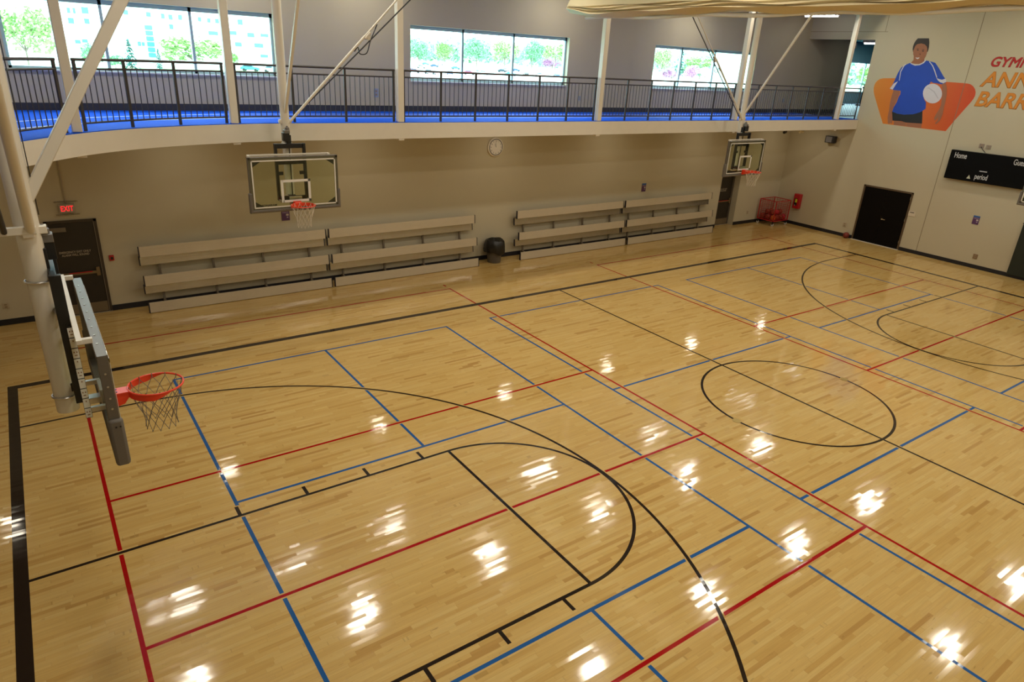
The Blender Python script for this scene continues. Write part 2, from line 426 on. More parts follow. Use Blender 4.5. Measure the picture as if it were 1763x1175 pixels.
# windows
def window(n, x0, x1, muls, shade=None):
    root = bpy.data.objects.new('window_%d' % n, None); COL.objects.link(root); struct(root)
    yg = YW + 0.19
    fr = MB(); fw = 0.055
    fr.span((x0, yg - .05, WZ1 - .09), (x1, yg + .05, WZ1)).span((x0, yg - .05, WZ0), (x1, yg + .05, WZ0 + fw))
    fr.span((x0, yg - .05, WZ0), (x0 + fw, yg + .05, WZ1)).span((x1 - fw, yg - .05, WZ0), (x1, yg + .05, WZ1))
    for m in muls: fr.span((m - .03, yg - .05, WZ0), (m + .03, yg + .05, WZ1))
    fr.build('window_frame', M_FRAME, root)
    e = [x0] + list(muls) + [x1]
    for i in range(len(e) - 1):
        MB().span((e[i] + .03, yg - .004, WZ0 + .04), (e[i + 1] - .03, yg + .004, WZ1 - .07)).build('window_pane', M_GLASS, root)
    MB().span((x0 + .002, YW - .03, WZ0 - .03), (x1 - .002, yg - .05, WZ0 + .002)).build('window_sill', mat('white_sill', (0.60, 0.60, 0.60), 0.4, var=.02), root)
    return root
window(1, *WIN[1], (2.75, 4.5))
window(2, *WIN[2], (11.65, 13.41))
window(3, *WIN[3], (20.72, 22.52))
window(4, *WIN[0], ())
rs = MB()
rs.add([(22.58, YW + .245, WZ0 + .03), (24.68, YW + .245, WZ0 + .03), (24.68, YW + .245, WZ1 - .03), (22.58, YW + .245, WZ1 - .03)], [(0, 1, 2, 3)])
rs.cyl((22.58, YW + .245, WZ1 - .05), (24.68, YW + .245, WZ1 - .05), 0.03)
def trans_mat():
    m = mat('mint_shade_fabric', (0.80, 0.95, 0.90), 0.8, var=0.01)
    nt = m.node_tree; b = nt.nodes['Principled BSDF']; out = nt.nodes['Material Output']
    t = nt.nodes.new('ShaderNodeBsdfTranslucent'); t.inputs[0].default_value = (0.72, 0.93, 0.88, 1)
    a = nt.nodes.new('ShaderNodeMixShader'); a.inputs[0].default_value = 0.7
    nt.links.new(b.outputs[0], a.inputs[1]); nt.links.new(t.outputs[0], a.inputs[2]); nt.links.new(a.outputs[0], out.inputs['Surface'])
    return m
tag(rs.build('roller_shade', trans_mat()), 'pale mint roller shade drawn down in the last pane of the third window', 'roller shade')

# ---------------------------------------------------------------- running track slab
def curve_pts(cps, n=8):
    out = []
    P = [Vector(c) for c in cps]; P = [2 * P[0] - P[1]] + P + [2 * P[-1] - P[-2]]
    for i in range(1, len(P) - 2):
        for k in range(n):
            t = k / n
            out.append(0.5 * ((2 * P[i]) + (-P[i - 1] + P[i + 1]) * t + (2 * P[i - 1] - 5 * P[i] + 4 * P[i + 1] - P[i + 2]) * t * t + (-P[i - 1] + 3 * P[i] - 3 * P[i + 1] + P[i + 2]) * t ** 3))
    out.append(P[-2]); return out
INNER = [(27.99, .8), (20, .8), (12, .8), (6.6, .8), (5.5, .8), (4.5, .71), (3.4, .42), (2.5, .02), (1.72, -.55), (0.98, -1.40), (0.30, -2.35), (-.25, -3.2), (-.7, -4.0), (-.87, -5.2), (-.9, -7.0), (-.9, -12), (-.9, -18.9)]
IP = curve_pts([(x, y, 0) for x, y in INNER], 6)
def offset_path(P, d):
    out = []
    for i, p in enumerate(P):
        t = P[min(i + 1, len(P) - 1)] - P[max(i - 1, 0)]; t.normalize()
        nrm = Vector((t.y, -t.x, 0))     # outward (towards the walls)
        out.append(p + nrm * d)
    return out
ZB = 4.20
def ribbon(P0, P1, z0, z1=None):
    mb = MB(); n = len(P0); vs = []
    for a, b in zip(P0, P1): vs += [(a.x, a.y, z0), (b.x, b.y, z0 if z1 is None else z1)]
    mb.add(vs, [(2 * i, 2 * i + 1, 2 * i + 3, 2 * i + 2) for i in range(n - 1)]); return mb
# slab: outer boundary follows the walls
outer = []
for p in IP:
    if p.y >= .7: outer.append(Vector((p.x, YW, 0)))
    elif p.y < -4.5: outer.append(Vector((XL, p.y, 0)))
    else:
        t = (0.8 - p.y) / 6.0
        outer.append(Vector((max(XL, p.x - 5.5 * t), min(YW, YW - (t - .45) * 12 if t > .45 else YW), 0)))
def slab_mesh(z0, z1, inner, outer_):
    mb = MB(); n = len(inner); vs = []
    for a, b in zip(inner, outer_): vs += [(a.x, a.y, z0), (b.x, b.y, z0), (a.x, a.y, z1), (b.x, b.y, z1)]
    fs = []
    for i in range(n - 1):
        q = 4 * i; r = q + 4
        fs += [(q, q + 1, r + 1, r), (q + 2, r + 2, r + 3, q + 3), (q, r, r + 2, q + 2), (q + 1, q + 3, r + 3, r + 1)]
    e = 4 * (n - 1)
    fs += [(0, 2, 3, 1), (e, e + 1, e + 3, e + 2)]
    mb.add(vs, fs); return mb
inn = offset_path(IP, 0.16)
slab = struct(slab_mesh(ZTR - .16, ZTR - .012, inn, outer).build('track_slab', M_CEIL)); slab.name = 'floor_track_slab'
struct(slab_mesh(ZTR - .012, ZTR, offset_path(IP, 0.012), outer).build('floor_track', M_TRACK))
beam = struct(slab_mesh(ZB, ZTR - .0125, IP, offset_path(IP, 0.16)).build('trim_track_beam', M_WHITE))
for k, d in enumerate((1.05, 1.95)):
    P = [p for p in offset_path(IP, d)]; Q = [p for p in offset_path(IP, d + .05)]
    o = ribbon(P, Q, ZTR + .002).build('track_lane_line', M_TLINE, bpy.data.objects['floor_track'])
# extra floor patch where the track runs on past the end wall
struct(MB().span((XE + TH, OY0 - 3, ZTR - .2), (52, YW, ZTR)).span((31.4, YW, ZTR - .2), (52, YW + 7, ZTR)).span((XE, OY0, ZTR - .04), (XE + TH, YW, ZTR)).build('floor_upper_hall', mat('dark_blue_hall_floor', (0.02, 0.05, 0.12), 0.4, var=0.1)))
HD = mat('hall_wall_teal', (0.12, 0.21, 0.22), 0.8, var=0.04)
HX, HZ, HY = 52, 8.1, YW + 7
struct(MB().span((HX, OY0 - 3, ZTR), (HX + .2, HY, HZ)).span((31.4, HY, ZTR), (HX, HY + .2, 5.2)).span((31.4, HY, 7.0), (HX, HY + .2, HZ)).span((31.4, HY, 5.2), (42.6, HY + .2, 7.0)).span((47, HY, 5.2), (HX, HY + .2, 7.0))
       .span((XE + TH, OY0 - 3.2, ZTR), (HX, OY0 - 3, HZ)).span((31.2, YW + TH, ZTR), (31.4, HY, HZ)).build('wall_upper_hall', HD))
struct(MB().span((XE + TH, OY0 - 3, HZ), (HX, YW, HZ + .1)).span((31.4, YW, HZ), (HX, HY, HZ + .1)).build('ceiling_upper_hall', mat('hall_ceiling', (0.22, 0.42, 0.47), 0.8, var=.04)))
w5 = struct(bpy.data.objects.new('window_5', None)); COL.objects.link(w5)
fr = MB()
for x in (42.6, 43.5, 45.3, 46.93): fr.span((x, HY + .05, 5.2), (x + .07, HY + .15, 7.0))
fr.span((42.6, HY + .05, 6.92), (47, HY + .15, 7.0)).span((42.6, HY + .05, 5.2), (47, HY + .15, 5.27))
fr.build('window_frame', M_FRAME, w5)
MB().span((42.6, HY + .1, 5.2), (47, HY + .11, 7.0)).build('window_pane', M_GLASS, w5)
for k, (x, y, lab) in enumerate(((40.2, 8.9, 'left of two dark exercise bikes in the room beyond the track end'), (41.9, 8.6, 'right of two dark exercise bikes in the room beyond the track end'))):
    r = thing('exercise_bike', (x, y, ZTR), lab, 'exercise bike', 'exercise bikes beyond the opening', .5)
    MB().bar((-.5, 0, .05), (.5, 0, .05), .08, .06).bar((-.45, -.25, .03), (-.45, .25, .03), .06, .05).bar((.45, -.25, .03), (.45, .25, .03), .06, .05).bar((-.2, 0, .05), (-.3, 0, .95), .06, .06).bar((.3, 0, .05), (.42, 0, 1.15), .06, .06).bar((-.25, 0, .5), (.35, 0, .6), .07, .07).build('bike_frame', M_BLACK, r)
    MB().cyl((.35, -.04, .35), (.35, .04, .35), .25, n=24).build('flywheel', M_BLACK, r)
    MB().sphere((-.3, 0, 1.0), (.14, .09, .05)).build('saddle', M_BLACK, r)
    MB().tube([(.3, -.25, 1.2), (.45, -.2, 1.18), (.45, .2, 1.18), (.3, .25, 1.2)], .02, 6).build('handlebar', M_BLACK, r)

def batten(name, a, b, label, cat, es, top):
    root = thing(name, (0, 0, 0), label, cat)
    d = (Vector(b) - Vector(a)); ax = 'x' if abs(d.x) > abs(d.y) else 'y'
    MB().span((min(a[0], b[0]) - .05, min(a[1], b[1]) - .05, a[2]), (max(a[0], b[0]) + .05, max(a[1], b[1]) + .05, top)).build('housing', M_PWHITE, root)
    MB().cyl((a[0], a[1], a[2] - .02), (b[0], b[1], b[2] - .02), 0.03, n=12).build('light_tube', mat('lit_tube', (1, 1, 1), 0.5, emit=(1, 0.97, 0.9), es=es), root)
    return root
batten('tube_light', (26.35, 2.95, 8.17), (26.6, 1.75, 8.17), 'lit fluorescent tube light under the ceiling over the far end of the track', 'tube light', 14, ZT)
batten('tube_light', (29.6, 2.2, 7.40), (30.1, .9, 7.40), 'lit fluorescent tube light seen through the opening at the end of the track', 'tube light', 14, 8.099)

# ---------------------------------------------------------------- posts
POSTS = [(1.68, -0.43, 'white steel post standing on the curved track edge at the far left window'),
         (4.50, 0.80, 'slim white steel post on the track edge, just left of the left wall hoop mast'),
         (8.24, 0.88, 'slim white steel post between the first and second windows'),
         (14.40, 0.88, 'slim white steel post between the second and third windows, under the curtain end'),
         (20.45, 0.88, 'slim white steel post behind the mast of the right wall hoop'),
         (26.52, 0.88, 'slim white steel post at the far end of the track by the exit sign')]
for x, y, lab in POSTS:
    r = thing('support_post', (x, y, 0), lab, 'post', 'white steel posts along the track', 0)
    r['kind'] = 'thing'
    hw = .075
    zt = ZT
    MB().box((0, 0, (ZTR + .002 + zt) / 2), (.15, .15, zt - ZTR - .002)).build('shaft', M_WHITE, r, 0.012)
    MB().box((x, y, ZB - .022), (.14, .14, .04)).build('beam_tab', M_WHITE, beam)
    MB().box((0, 0, zt - .1), (.36, .26, .16)).build('cap_plate', M_WHITE, r, 0.01)

# ---------------------------------------------------------------- guard railings
RP = offset_path(IP, 0.14)
def arclen(P):
    s = [0]
    for a, b in zip(P, P[1:]): s.append(s[-1] + (b - a).length)
    return s
RS = arclen(RP)
def at_s(q):
    for i in range(len(RS) - 1):
        if RS[i + 1] >= q: 
            t = (q - RS[i]) / (RS[i + 1] - RS[i]); p = RP[i].lerp(RP[i + 1], t); d = (RP[i + 1] - RP[i]).normalized(); return p, d
    return RP[-1], (RP[-1] - RP[-2]).normalized()
def s_of(x, y):
    best = min(range(len(RP)), key=lambda i: (RP[i] - Vector((x, y, 0))).length)
    b = None
    for i in (best - 1, best):
        if 0 <= i < len(RP) - 1:
            d = RP[i + 1] - RP[i]; t = max(0, min(1, (Vector((x, y, 0)) - RP[i]).dot(d) / d.length_squared))
            q = (RP[i] + d * t - Vector((x, y, 0))).length
            if b is None or q < b[0]: b = (q, RS[i] + d.length * t)
    return b[1]
ZR = 5.69
bal_me = None
def railing(s0, s1, npan, label):
    global bal_me
    p0, _ = at_s((s0 + s1) / 2)
    root = thing('guard_railing', (p0.x, p0.y, ZTR), label, 'railing', 'guard railings along the track edge')
    O = Vector((p0.x, p0.y, ZTR))
    nn = max(2, int((s1 - s0) / .3))
    path = [at_s(s0 + (s1 - s0) * i / nn)[0] for i in range(nn + 1)]
    def P(p, z): return Vector((p.x, p.y, z)) - O
    MB().tube([P(p, ZR) for p in path], 0.024, 10).build('top_rail', M_RAIL, root)
    MB().tube([P(p, ZR - .145) for p in path], 0.017, 8).build('middle_rail', M_RAIL, root)
    MB().tube([P(p, ZTR + .12) for p in path], 0.017, 8).build('bottom_rail', M_RAIL, root)
    for i in range(npan + 1):
        p, d = at_s(s0 + .03 + (s1 - s0 - .06) * i / npan)
        MB().box((0, 0, (ZR - ZTR) / 2), (.05, .03, ZR - ZTR), Matrix.Rotation(math.atan2(d.y, d.x), 3, 'Z')).build('rail_post', M_RAIL, root, 0, P(p, ZTR))
    nb = int((s1 - s0) / npan / .118)
    for i in range(npan):
        for k in range(1, nb):
            p, d = at_s(s0 + .03 + (s1 - s0 - .06) * (i + k / nb) / npan)
            if bal_me is None:
                o = MB().cyl((0, 0, ZTR + .12 - ZTR), (0, 0, ZR - .145 - ZTR), 0.0085, n=6).build('baluster', M_RAIL, root); bal_me = o.data
            else:
                o = bpy.data.objects.new('baluster', bal_me); COL.objects.link(o); o.parent = root
            o.location = P(p, ZTR)
    return root
PS = [s_of(x, y) for x, y, _ in POSTS]
g = .10
railing(0.05, PS[5] - g, 1, 'short dark railing section beyond the last white post, against the mural wall')
railing(PS[5] + g, PS[4] - g, 6, 'dark railing section from the right wall hoop mast to the last white post')
railing(PS[4] + g, PS[3] - g, 6, 'dark railing section in front of the third window')
railing(PS[3] + g, PS[2] - g, 6, 'dark railing section in front of the second window')
railing(PS[2] + g, PS[1] - g, 3, 'dark railing section behind the left wall hoop mast, right of the first window')
railing(PS[1] + g, PS[0] - .17, 3, 'curved dark railing section in front of the first window')
railing(PS[0] + .17, PS[0] + 2.6, 2, 'curved dark railing section at the far left, beside the near hoop mast')

# ---------------------------------------------------------------- basketball hoops
def net_mesh(nrow=5):
    mb = MB(); n = 12
    prof = [(0.222, -0.01), (0.205, -.10), (0.175, -.19), (0.148, -.27), (0.135, -.35), (0.142, -.43)]
    nodes = []
    for k, (r, z) in enumerate(prof):
        nodes.append([Vector((r * cos(2 * pi * (i + .5 * (k % 2)) / n), r * sin(2 * pi * (i + .5 * (k % 2)) / n), z + random.uniform(-.006, .006) * (k > 0))) for i in range(n)])
    for k in range(len(prof) - 1):
        for i in range(n):
            a = nodes[k][i]
            if k % 2 == 0: b, c = nodes[k + 1][i], nodes[k + 1][i - 1]
            else: b, c = nodes[k + 1][i], nodes[k + 1][(i + 1) % n]
            mb.cyl(a, b, 0.0035, n=4, caps=False); mb.cyl(a, c, 0.0035, n=4, caps=False)
    for k in range(1, len(prof)):
        for p in nodes[k]: mb.sphere(p, 0.006, 5, 4)
    for p in nodes[0]: mb.tube([p + Vector((0, 0, .02)), p * 1.03 + Vector((0, 0, .03)), p + Vector((0, 0, 0))], 0.004, 4)
    return mb
def make_hoop(loc, rz, label, group, sgn, net_m, dz=0.0, near=False, hw=0.914, zt=3.965, spread=1.12, mv=-.40, dl=0.0):
    r = thing('basketball_hoop', loc, label, 'basketball hoop', group, rz)
    zb = 2.90 + dz + (.04 if near else 0); zt = zt + dz; ztb = 3.965 + dz; dl += dz
    zc = (zb + zt) / 2
    # mast
    m = MB().cyl((0, mv, 2.97 + dz), (0, mv, ZC), 0.088, n=28).build('mast', M_WHITE, r)
    for z in (3.12, 4.18): 
        c = MB().tube([(0.098 * cos(t), mv + .098 * sin(t), z + dz) for t in [2 * pi * i / 24 for i in range(24)]], 0.009, 6, True)
        c.box((0.0, mv + .11, z + dz), (.11, .05, .03)); c.build('clamp', M_ALU, m)
    # collar for the braces
    cl = MB().box((0, mv, 4.60 + dz), (.24, .08, .08))
    if near: cl.box((.10, mv - .07, 4.62), (.05, .26, .06)).box((0, mv + .05, 4.60 + dz), (.09, .16, .06))
    for u in (-.11, .11): cl.cyl((u, mv - .06, 4.6 + dz), (u, mv + .06, 4.6 + dz), 0.016, n=8)
    cl.build('collar', M_WHITE, m, 0.004)
    # forward brace
    k = 1.68; z0 = 4.78 + dz
    MB().bar((0, -.33, z0), (0, -.33 + (ZC - z0) / k, ZC), .085 if near else .055, .085 if near else .055).build('forward_brace', M_WHITE, r, 0.006)
    # side brace with clutch and cable
    z1 = 4.60 + dz; L = ZC - z1
    mid = 1.68
    sy = -.34 if not near else mv + .02
    a = Vector((sgn * .08, sy, z1)); q = Vector((sgn * (.08 + mid), sy, z1 + mid)); e = Vector((sgn * (.08 + L), sy, ZC))
    sb = MB().cyl(a, q, .036 if near else .027, n=14).cyl(q, e, .028 if near else .019, n=14).cyl(a - Vector((sgn * .03, 0, .03)), a + Vector((sgn * .02, 0, .02)), .02, n=8).build('side_brace', M_WHITE, r)
    cb = MB().cyl(q + Vector((0, .0, -.05)), q + Vector((sgn * .12, 0, .08)), 0.034, n=12); cb.box(q + Vector((sgn * .08, .0, -.03)), (.07, .06, .08)); cb.build('clutch', M_WHITE, sb, .004)
    pts = [q + Vector((sgn * .28, 0, .24)), q + Vector((sgn * .20, .02, .10)), q + Vector((sgn * .10, .03, -.10)), q + Vector((sgn * .02, .02, -.32)), q + Vector((sgn * -.12, 0, -.34)), q + Vector((sgn * -.16, 0, -.22)), q + Vector((sgn * -.24, 0, -.30))]
    MB().tube(curve_pts(pts, 6), 0.011, 6).build('hose', M_BLACK, sb)
    c0 = Vector((sgn * .12, mv - (.15 if near else 0), z1 + .02))
    if near: MB().cyl((.02, mv + .097, 4.72), (.02, mv + .097, ZC), .004, n=5).build('cable', M_BLACK, r) 
    MB().cyl(c0, c0 + Vector((sgn * L * spread, 0, L)), .014 if not near else .022, n=8).build('cable', mat('dark_grey_cable', (0.03, 0.028, 0.026), 0.5, var=.1), r)
    # lift frame
    lf = MB(); vy = -.225
    for u in (-.29, .29): lf.box((u, vy, 3.62 + dl), (.05, .085, 1.14))
    lf.box((0, vy - .01, 4.14 + dl), (.60, .05, .09)).box((0, vy - .01, 3.82 + dl), (.56, .04, .09)).box((0, vy - .01, 3.09 + dl), (.60, .05, .08))
    for u in (-.22, .22): lf.box((u, vy, 3.60 + dl), (.10, .03, .07))
    lf.box((0, -.30, 4.22 + dl), (.10, .12, .26)).box((0, -.30, 3.10 + dl), (.14, .10, .08))
    lf.build('lift_frame', M_BLACK, r, 0.004)
    MB().cyl((.0, -.25, 3.1 + dl), (0, -.25, 4.1 + dl), 0.012, n=8).build('lift_screw', M_BLACK, r)
    mo = MB().box((-sgn * .04, -.235, 4.42 + dl), (.11, .12, .07)); mo.cyl((-sgn * .02, -.235, 4.44 + dl), (-sgn * .02, -.235, 4.50 + dl), 0.045, n=16).cyl((-sgn * .02, -.235, 4.49 + dl), (-sgn * .02, -.235, 4.53 + dl), 0.02, n=12)
    mo.build('gear_motor', mat('dull_motor_metal', (.20, .19, .18), .45, .6, var=.1), r, .006)
    MB().box((-sgn * .06, -.235, 4.32 + dl), (.13, .12, .16)).build('motor_bracket', M_BLACK, r, .004)
    if near:
        st = bpy.data.objects.new('height_scale', None)
        sc_ = MB().box((.318, -.196, 3.33 + dl), (.012, .05, .86)); so = sc_.build('height_scale', M_BLACK, r)
        lm = MB(); dm = MB()
        for i in range(9):
            z = 3.70 + dl - .094 * i
            lm.box((.326, -.196, z), (.004, .046, .085))
            for s_ in ((-.010, .012), (.010, .012)) if i % 2 == 0 else ((0, .02),): dm.box((.329, -.196 + s_[0], z + s_[1]), (.002, .008, .012))
            if i % 2 == 0: dm.box((.329, -.196, z - .016), (.002, .02, .007))
        lm.build('scale_label', M_PWHITE, so); dm.build('scale_marking', mat('brown_print', (0.25, 0.12, 0.06), .6), so)
    # stand-off bar and arms on top
    zb_ = ztb + .015 - (.07 if near else 0)
    ba = MB().box((-.05 * sgn, -.165, zb_), (1.66 if not near else 1.86, .040, .035))
    for u in ((-.86, .76) if not near else (-.92, .84)): ba.box((u * sgn, -.125, zb_ - .005), (.045, .10, .04))
    ba.build('top_bracket', M_WHITE, r, .003)
    br = MB().box((0, -.12, 3.02 + dz), (.10, .18, .06)).box((0, -.065, 3.05 + dz), (.26, .03, .20)).build('rear_bracket', M_ALU, r, .004)
    for u in (-.29, .29): MB().box((u, -.12, 3.06 + dz), (.04, .14, .045)).build('rear_bracket', M_ALU, r, .003)
    # backboard
    bb = MB().box((0, -.010, zc), (2 * hw - .03, .012, zt - zb - .03)).build('backboard', M_BBGLASS, r)
    fr = MB(); t = .055; dpt = .075
    for z in (zb + t / 2, zt - t / 2): fr.box((0, -.045, z), (2 * hw, dpt, t))
    for u in (-hw + t / 2, hw - t / 2): fr.box((u, -.045, zc), (t, dpt, zt - zb))
    fr.build('board_frame', M_BGREY, bb, .004)
    bo = MB(); iw = hw - .055; w = .05; y = .0012
    zi0, zi1 = zb + .06, zt - .06
    for z in (zi0 + w / 4, zi1 - w / 4): bo.box((0, y, z), (2 * iw, .003, w / 2))
    for u in (-iw + w / 4, iw - w / 4): bo.box((u, y, (zi0 + zi1) / 2), (w / 2, .003, zi1 - zi0))
    bo.build('white_border', M_PWHITE, bb)
    tg = MB(); tw, th_, tb = .61, .457, 3.048 + dz
    for z in (tb + .025, tb + th_ - .025): tg.box((0, y, z), (tw, .003, .05))
    for u in (-tw / 2 + .025, tw / 2 - .025): tg.box((u, y, tb + th_ / 2), (.05, .003, th_))
    tg.build('target_square', M_PWHITE, bb)
    gs = MB()
    for su in (-1, 1):
        for z, sz in ((zi0 + .025, 1), (zi1 - .025, -1)):
            u = su * (iw - .027)
            gs.prism([(u, -.02, z), (u - su * .17, -.02, z), (u, -.02, z + sz * .11)], (0, -.012, 0))
    gs.build('corner_gusset', mat('dark_gusset', (.03, .03, .03), .5, var=.1), bb)
    text('brand_lettering', 'SONARAM', .055, (hw - .20, y + .001, zb + .095), (pi / 2, 0, pi), M_BLACK, bb, bold=.0015, sx=1.15)
    # padding: bottom and lower sides
    pd = MB(); e = .03
    pp = [(-hw - e, zb - .035), (hw + e, zb - .035), (hw + e, zb + .37), (hw - .035, zb + .37), (hw - .035, zb + .035), (-hw + .035, zb + .035), (-hw + .035, zb + .37), (-hw - e, zb + .37)]
    q0 = [(u, .012, z) for u, z in pp]
    nP = len(q0)
    pd.prism([q0[0], q0[1], q0[4], q0[5]], (0, -.105, 0)); pd.prism([q0[1], q0[2], q0[3], q0[4]], (0, -.105, 0)); pd.prism([q0[0], q0[5], q0[6], q0[7]], (0, -.105, 0))
    po = pd.build('edge_padding', M_GREY, bb, .022)
    if near:
        MB().box((hw + e + .001, -.045, zb + .31), (.003, .012, .012)).box((hw + e + .001, -.015, zb + .31), (.003, .012, .012)).build('padding_slot', M_BLACK, bb)
        mbt = MB()
        for z in (.46, .55, .65, .76): mbt.cyl((hw, -.045, zb + z), (hw + .004, -.045, zb + z), .008, n=8)
        for u in [-.8 + .2 * i for i in range(9)]: mbt.cyl((u, -.05, zt), (u, -.05, zt + .004), .008, n=8)
        mbt.build('frame_bolt', M_ALU, bb)
    # rim
    cy, zr, R_ = .381, 3.048 + dz, .2375
    rim = MB().tube([(R_ * cos(t), cy + R_ * sin(t), zr) for t in [2 * pi * i / 48 for i in range(48)]], 0.0095, 8, True)
    vs = []
    for i in range(41):
        t = -pi / 2 + (i - 20) / 20 * rad(118); hgt = .062 * min(1, (20 - abs(i - 20)) / 7 + .02)
        for rr in (R_ - .004, R_ + .004):
            for z in (zr, zr - hgt): vs.append((rr * cos(t), cy + rr * sin(t), z))
    fs = []
    for i in range(40):
        q = 4 * i; fs += [(q, q + 1, q + 5, q + 4), (q + 2, q + 6, q + 7, q + 3), (q, q + 4, q + 6, q + 2), (q + 1, q + 3, q + 7, q + 5)]
    rim.add(vs, fs, True)
    rim.box((0, .075, zr - .002), (.13, .155, .012)).box((0, .012, zr - .06), (.16, .018, .15))
    rim.prism([(-.055, .02, zr), (-.055, .145, zr), (-.055, .145, zr - .055), (-.055, .10, zr - .115), (-.055, .02, zr - .135)], (.11, 0, 0))
    rim.build('rim', M_ORANGE, r)
    if near: MB().cyl((-.03, .05, zr + .004), (-.03, .05, zr + .010), .008, n=8).cyl((.03, .05, zr + .004), (.03, .05, zr + .010), .008, n=8).build('rim_bolt', mat('blue_bolt', (.05, .08, .3), .3, .6), r)
    nt_ = net_mesh().build('net', net_m, r, 0, (0, cy, zr - .005))
    return r
make_hoop((1.13, -7.58, 0), -pi / 2, 'basketball hoop at the near baseline, seen edge on, with grey net', 'basketball hoops', 1, M_NETG, near=True, hw=1.07, zt=3.85, mv=-.335, dl=.10)
make_hoop((5.34, -.20, 0), pi, 'glass basketball hoop with white net hung before the left pair of bleachers', 'basketball hoops', -1, M_NET, dz=.06)
make_hoop((19.96, -.20, 0), pi, 'glass basketball hoop with white net hung near the far recessed exit door', 'basketball hoops', 1, M_NET, dz=.07, spread=1.05)
make_hoop((24.62, -7.37, 0), pi / 2, 'basketball hoop at the far baseline, only a grey padded corner showing below the scoreboard', 'basketball hoops', -1, M_NET)

# ---------------------------------------------------------------- divider curtain, folded up
def curtain():
    root = thing('divider_curtain', (12.8, 0, 7), 'cream vinyl divider curtain folded up in layers under the ceiling', 'divider curtain')
    mb = MB(); NY = 90; prof = []
    # cross-section (x offset, z) from the top of the near face round the bottom
    base = [(-.30, 1.1), (-.32, .75), (-.33, .50), (-.33, .34), (-.325, .245), (-.27, .235), (-.345, .205), (-.29, .19), (-.35, .155), (-.28, .14), (-.34, .10), (-.25, .08), (-.16, .04), (0, .02), (.16, .04), (.30, .10), (.35, .22), (.34, .5), (.32, .8), (.30, 1.1)]
    n = len(base); vs = []
    for j in range(NY + 1):
        t = j / NY; y = .40 - t * 16.9
        sag = .03 * sin(y * 1.1) + .02 * sin(y * 2.7 + 1)
        for i, (x, z) in enumerate(base):
            low = max(0, 1 - z / .4)
            taper = max(0, 1 - t / .055)
            zz = z + sag * low + .015 * sin(y * 3.1 + i * 1.3)
            xx = x + .02 * sin(y * 1.7 + i)
            zz = zz + (.0 if z > .3 else 0) + taper * .07 * (1 if z < .2 else 0)
            yy = y - taper * max(0, z - .2) * .55
            vs.append((xx * (1 - .35 * taper), yy, zz + .08))
    mb.add(vs, [(j * n + i, j * n + i + 1, (j + 1) * n + i + 1, (j + 1) * n + i) for j in range(NY) for i in range(n - 1)], True)
    mb.add(vs, [tuple(range(n)), tuple(range(NY * n, NY * n + n))[::-1]])
    mb.build('folded_fabric', M_CLOTH, root)
    MB().tube([(0, -.12 - i * .55, .085 + .02 * sin(i * 1.2)) for i in range(31)], 0.04, 10).build('bottom_pipe', M_PWHITE, root)
    ss = MB()
    for k in range(8): ss.box((0, -.6 - k * 2.1, 1.84), (.05, .05, 1.45))
    ss.build('hanging_strap', M_PWHITE, root)
curtain()
cd = MB().cyl((23.6, 3.2, 7.28), (23.6, 3.2, ZT), 0.008, n=6).box((23.6, 3.2, 7.22), (.06, .06, .12)).build('hanging_cord', mat('dark_cord', (.10, .09, .08), .6))
tag(cd, 'thin dark cord with a small weight hanging above the third window', 'cord')

# ---------------------------------------------------------------- bleachers
def make_bleacher(x0, x1, label):
    r = thing('bleacher', ((x0 + x1) / 2, 3.2, 0), label, 'bleacher', 'folded aluminium bleachers along the wall')
    Lh = (x1 - x0) / 2
    def plank(name, y, z0, z1, m, inset=0.0, th=.04, lean=0.0):
        cy = y - 3.2; zc = (z0 + z1) / 2; R_ = Matrix.Rotation(lean, 3, 'X')
        o = MB().box((0, cy, zc), (2 * (Lh - inset) - .02, th, z1 - z0), R_)
        for k in (-.25, 0, .25): o.box(Vector((0, cy, zc)) + R_ @ Vector((0, -th / 2 - .001, k * (z1 - z0))), (2 * (Lh - inset) - .03, .003, .006), R_)
        o = o.build(name, m, r, .004)
        for s in (-1, 1): MB().box((s * (Lh - inset - .006), cy, zc), (.022, th + .008, z1 - z0 + .008), R_).build('end_cap', mat('navy_black_cap', (0.006, 0.006, 0.016), .5), o)
        return o
    for k, (y, z0, z1) in enumerate(((3.06, .015, .26), (3.20, .64, .885), (3.36, 1.31, 1.555))): plank('seat_plank', y, z0, z1, M_PLANK, lean=-.05)
    for y, z0, z1 in ((3.42, .385, .61), (3.50, 1.07, 1.29)): plank('foot_plank', y, z0, z1, M_FOOT, 0.0, lean=-.10)
    for i in range(4):
        x = -Lh + .42 + (2 * Lh - .84) * i / 3
        f = MB()
        f.bar((x, -.11, .14), (x, .40, .14), .05, .05).bar((x, .30, .06), (x, .385, 1.45), .05, .05)
        f.bar((x, .02, .70), (x, .33, .70), .04, .04).bar((x, .03, .80), (x, .32, .80), .045, .045).bar((x, .18, 1.44), (x, .36, 1.44), .045, .045)
        f.box((x, .10, .03), (.05, .35, .04))
        f.build('support_frame', mat('tan_grey_steel', (.22, .18, .13), .5, .3, var=.05), r)
    cs = MB()
    for s in (-1, 1): cs.cyl((s * (Lh - .42) - .02, .38, .045), (s * (Lh - .42) + .02, .38, .045), .045, n=14)
    cs.build('caster', M_BLACK, r)
make_bleacher(2.66, 7.19, 'folded three-row bleacher beside the emergency exit door, the first from the left')
make_bleacher(7.27, 11.95, 'folded three-row bleacher just left of the black trash can')
make_bleacher(13.55, 18.26, 'folded three-row bleacher just right of the black trash can')
make_bleacher(18.36, 23.10, 'folded three-row bleacher nearest the recessed far exit door')

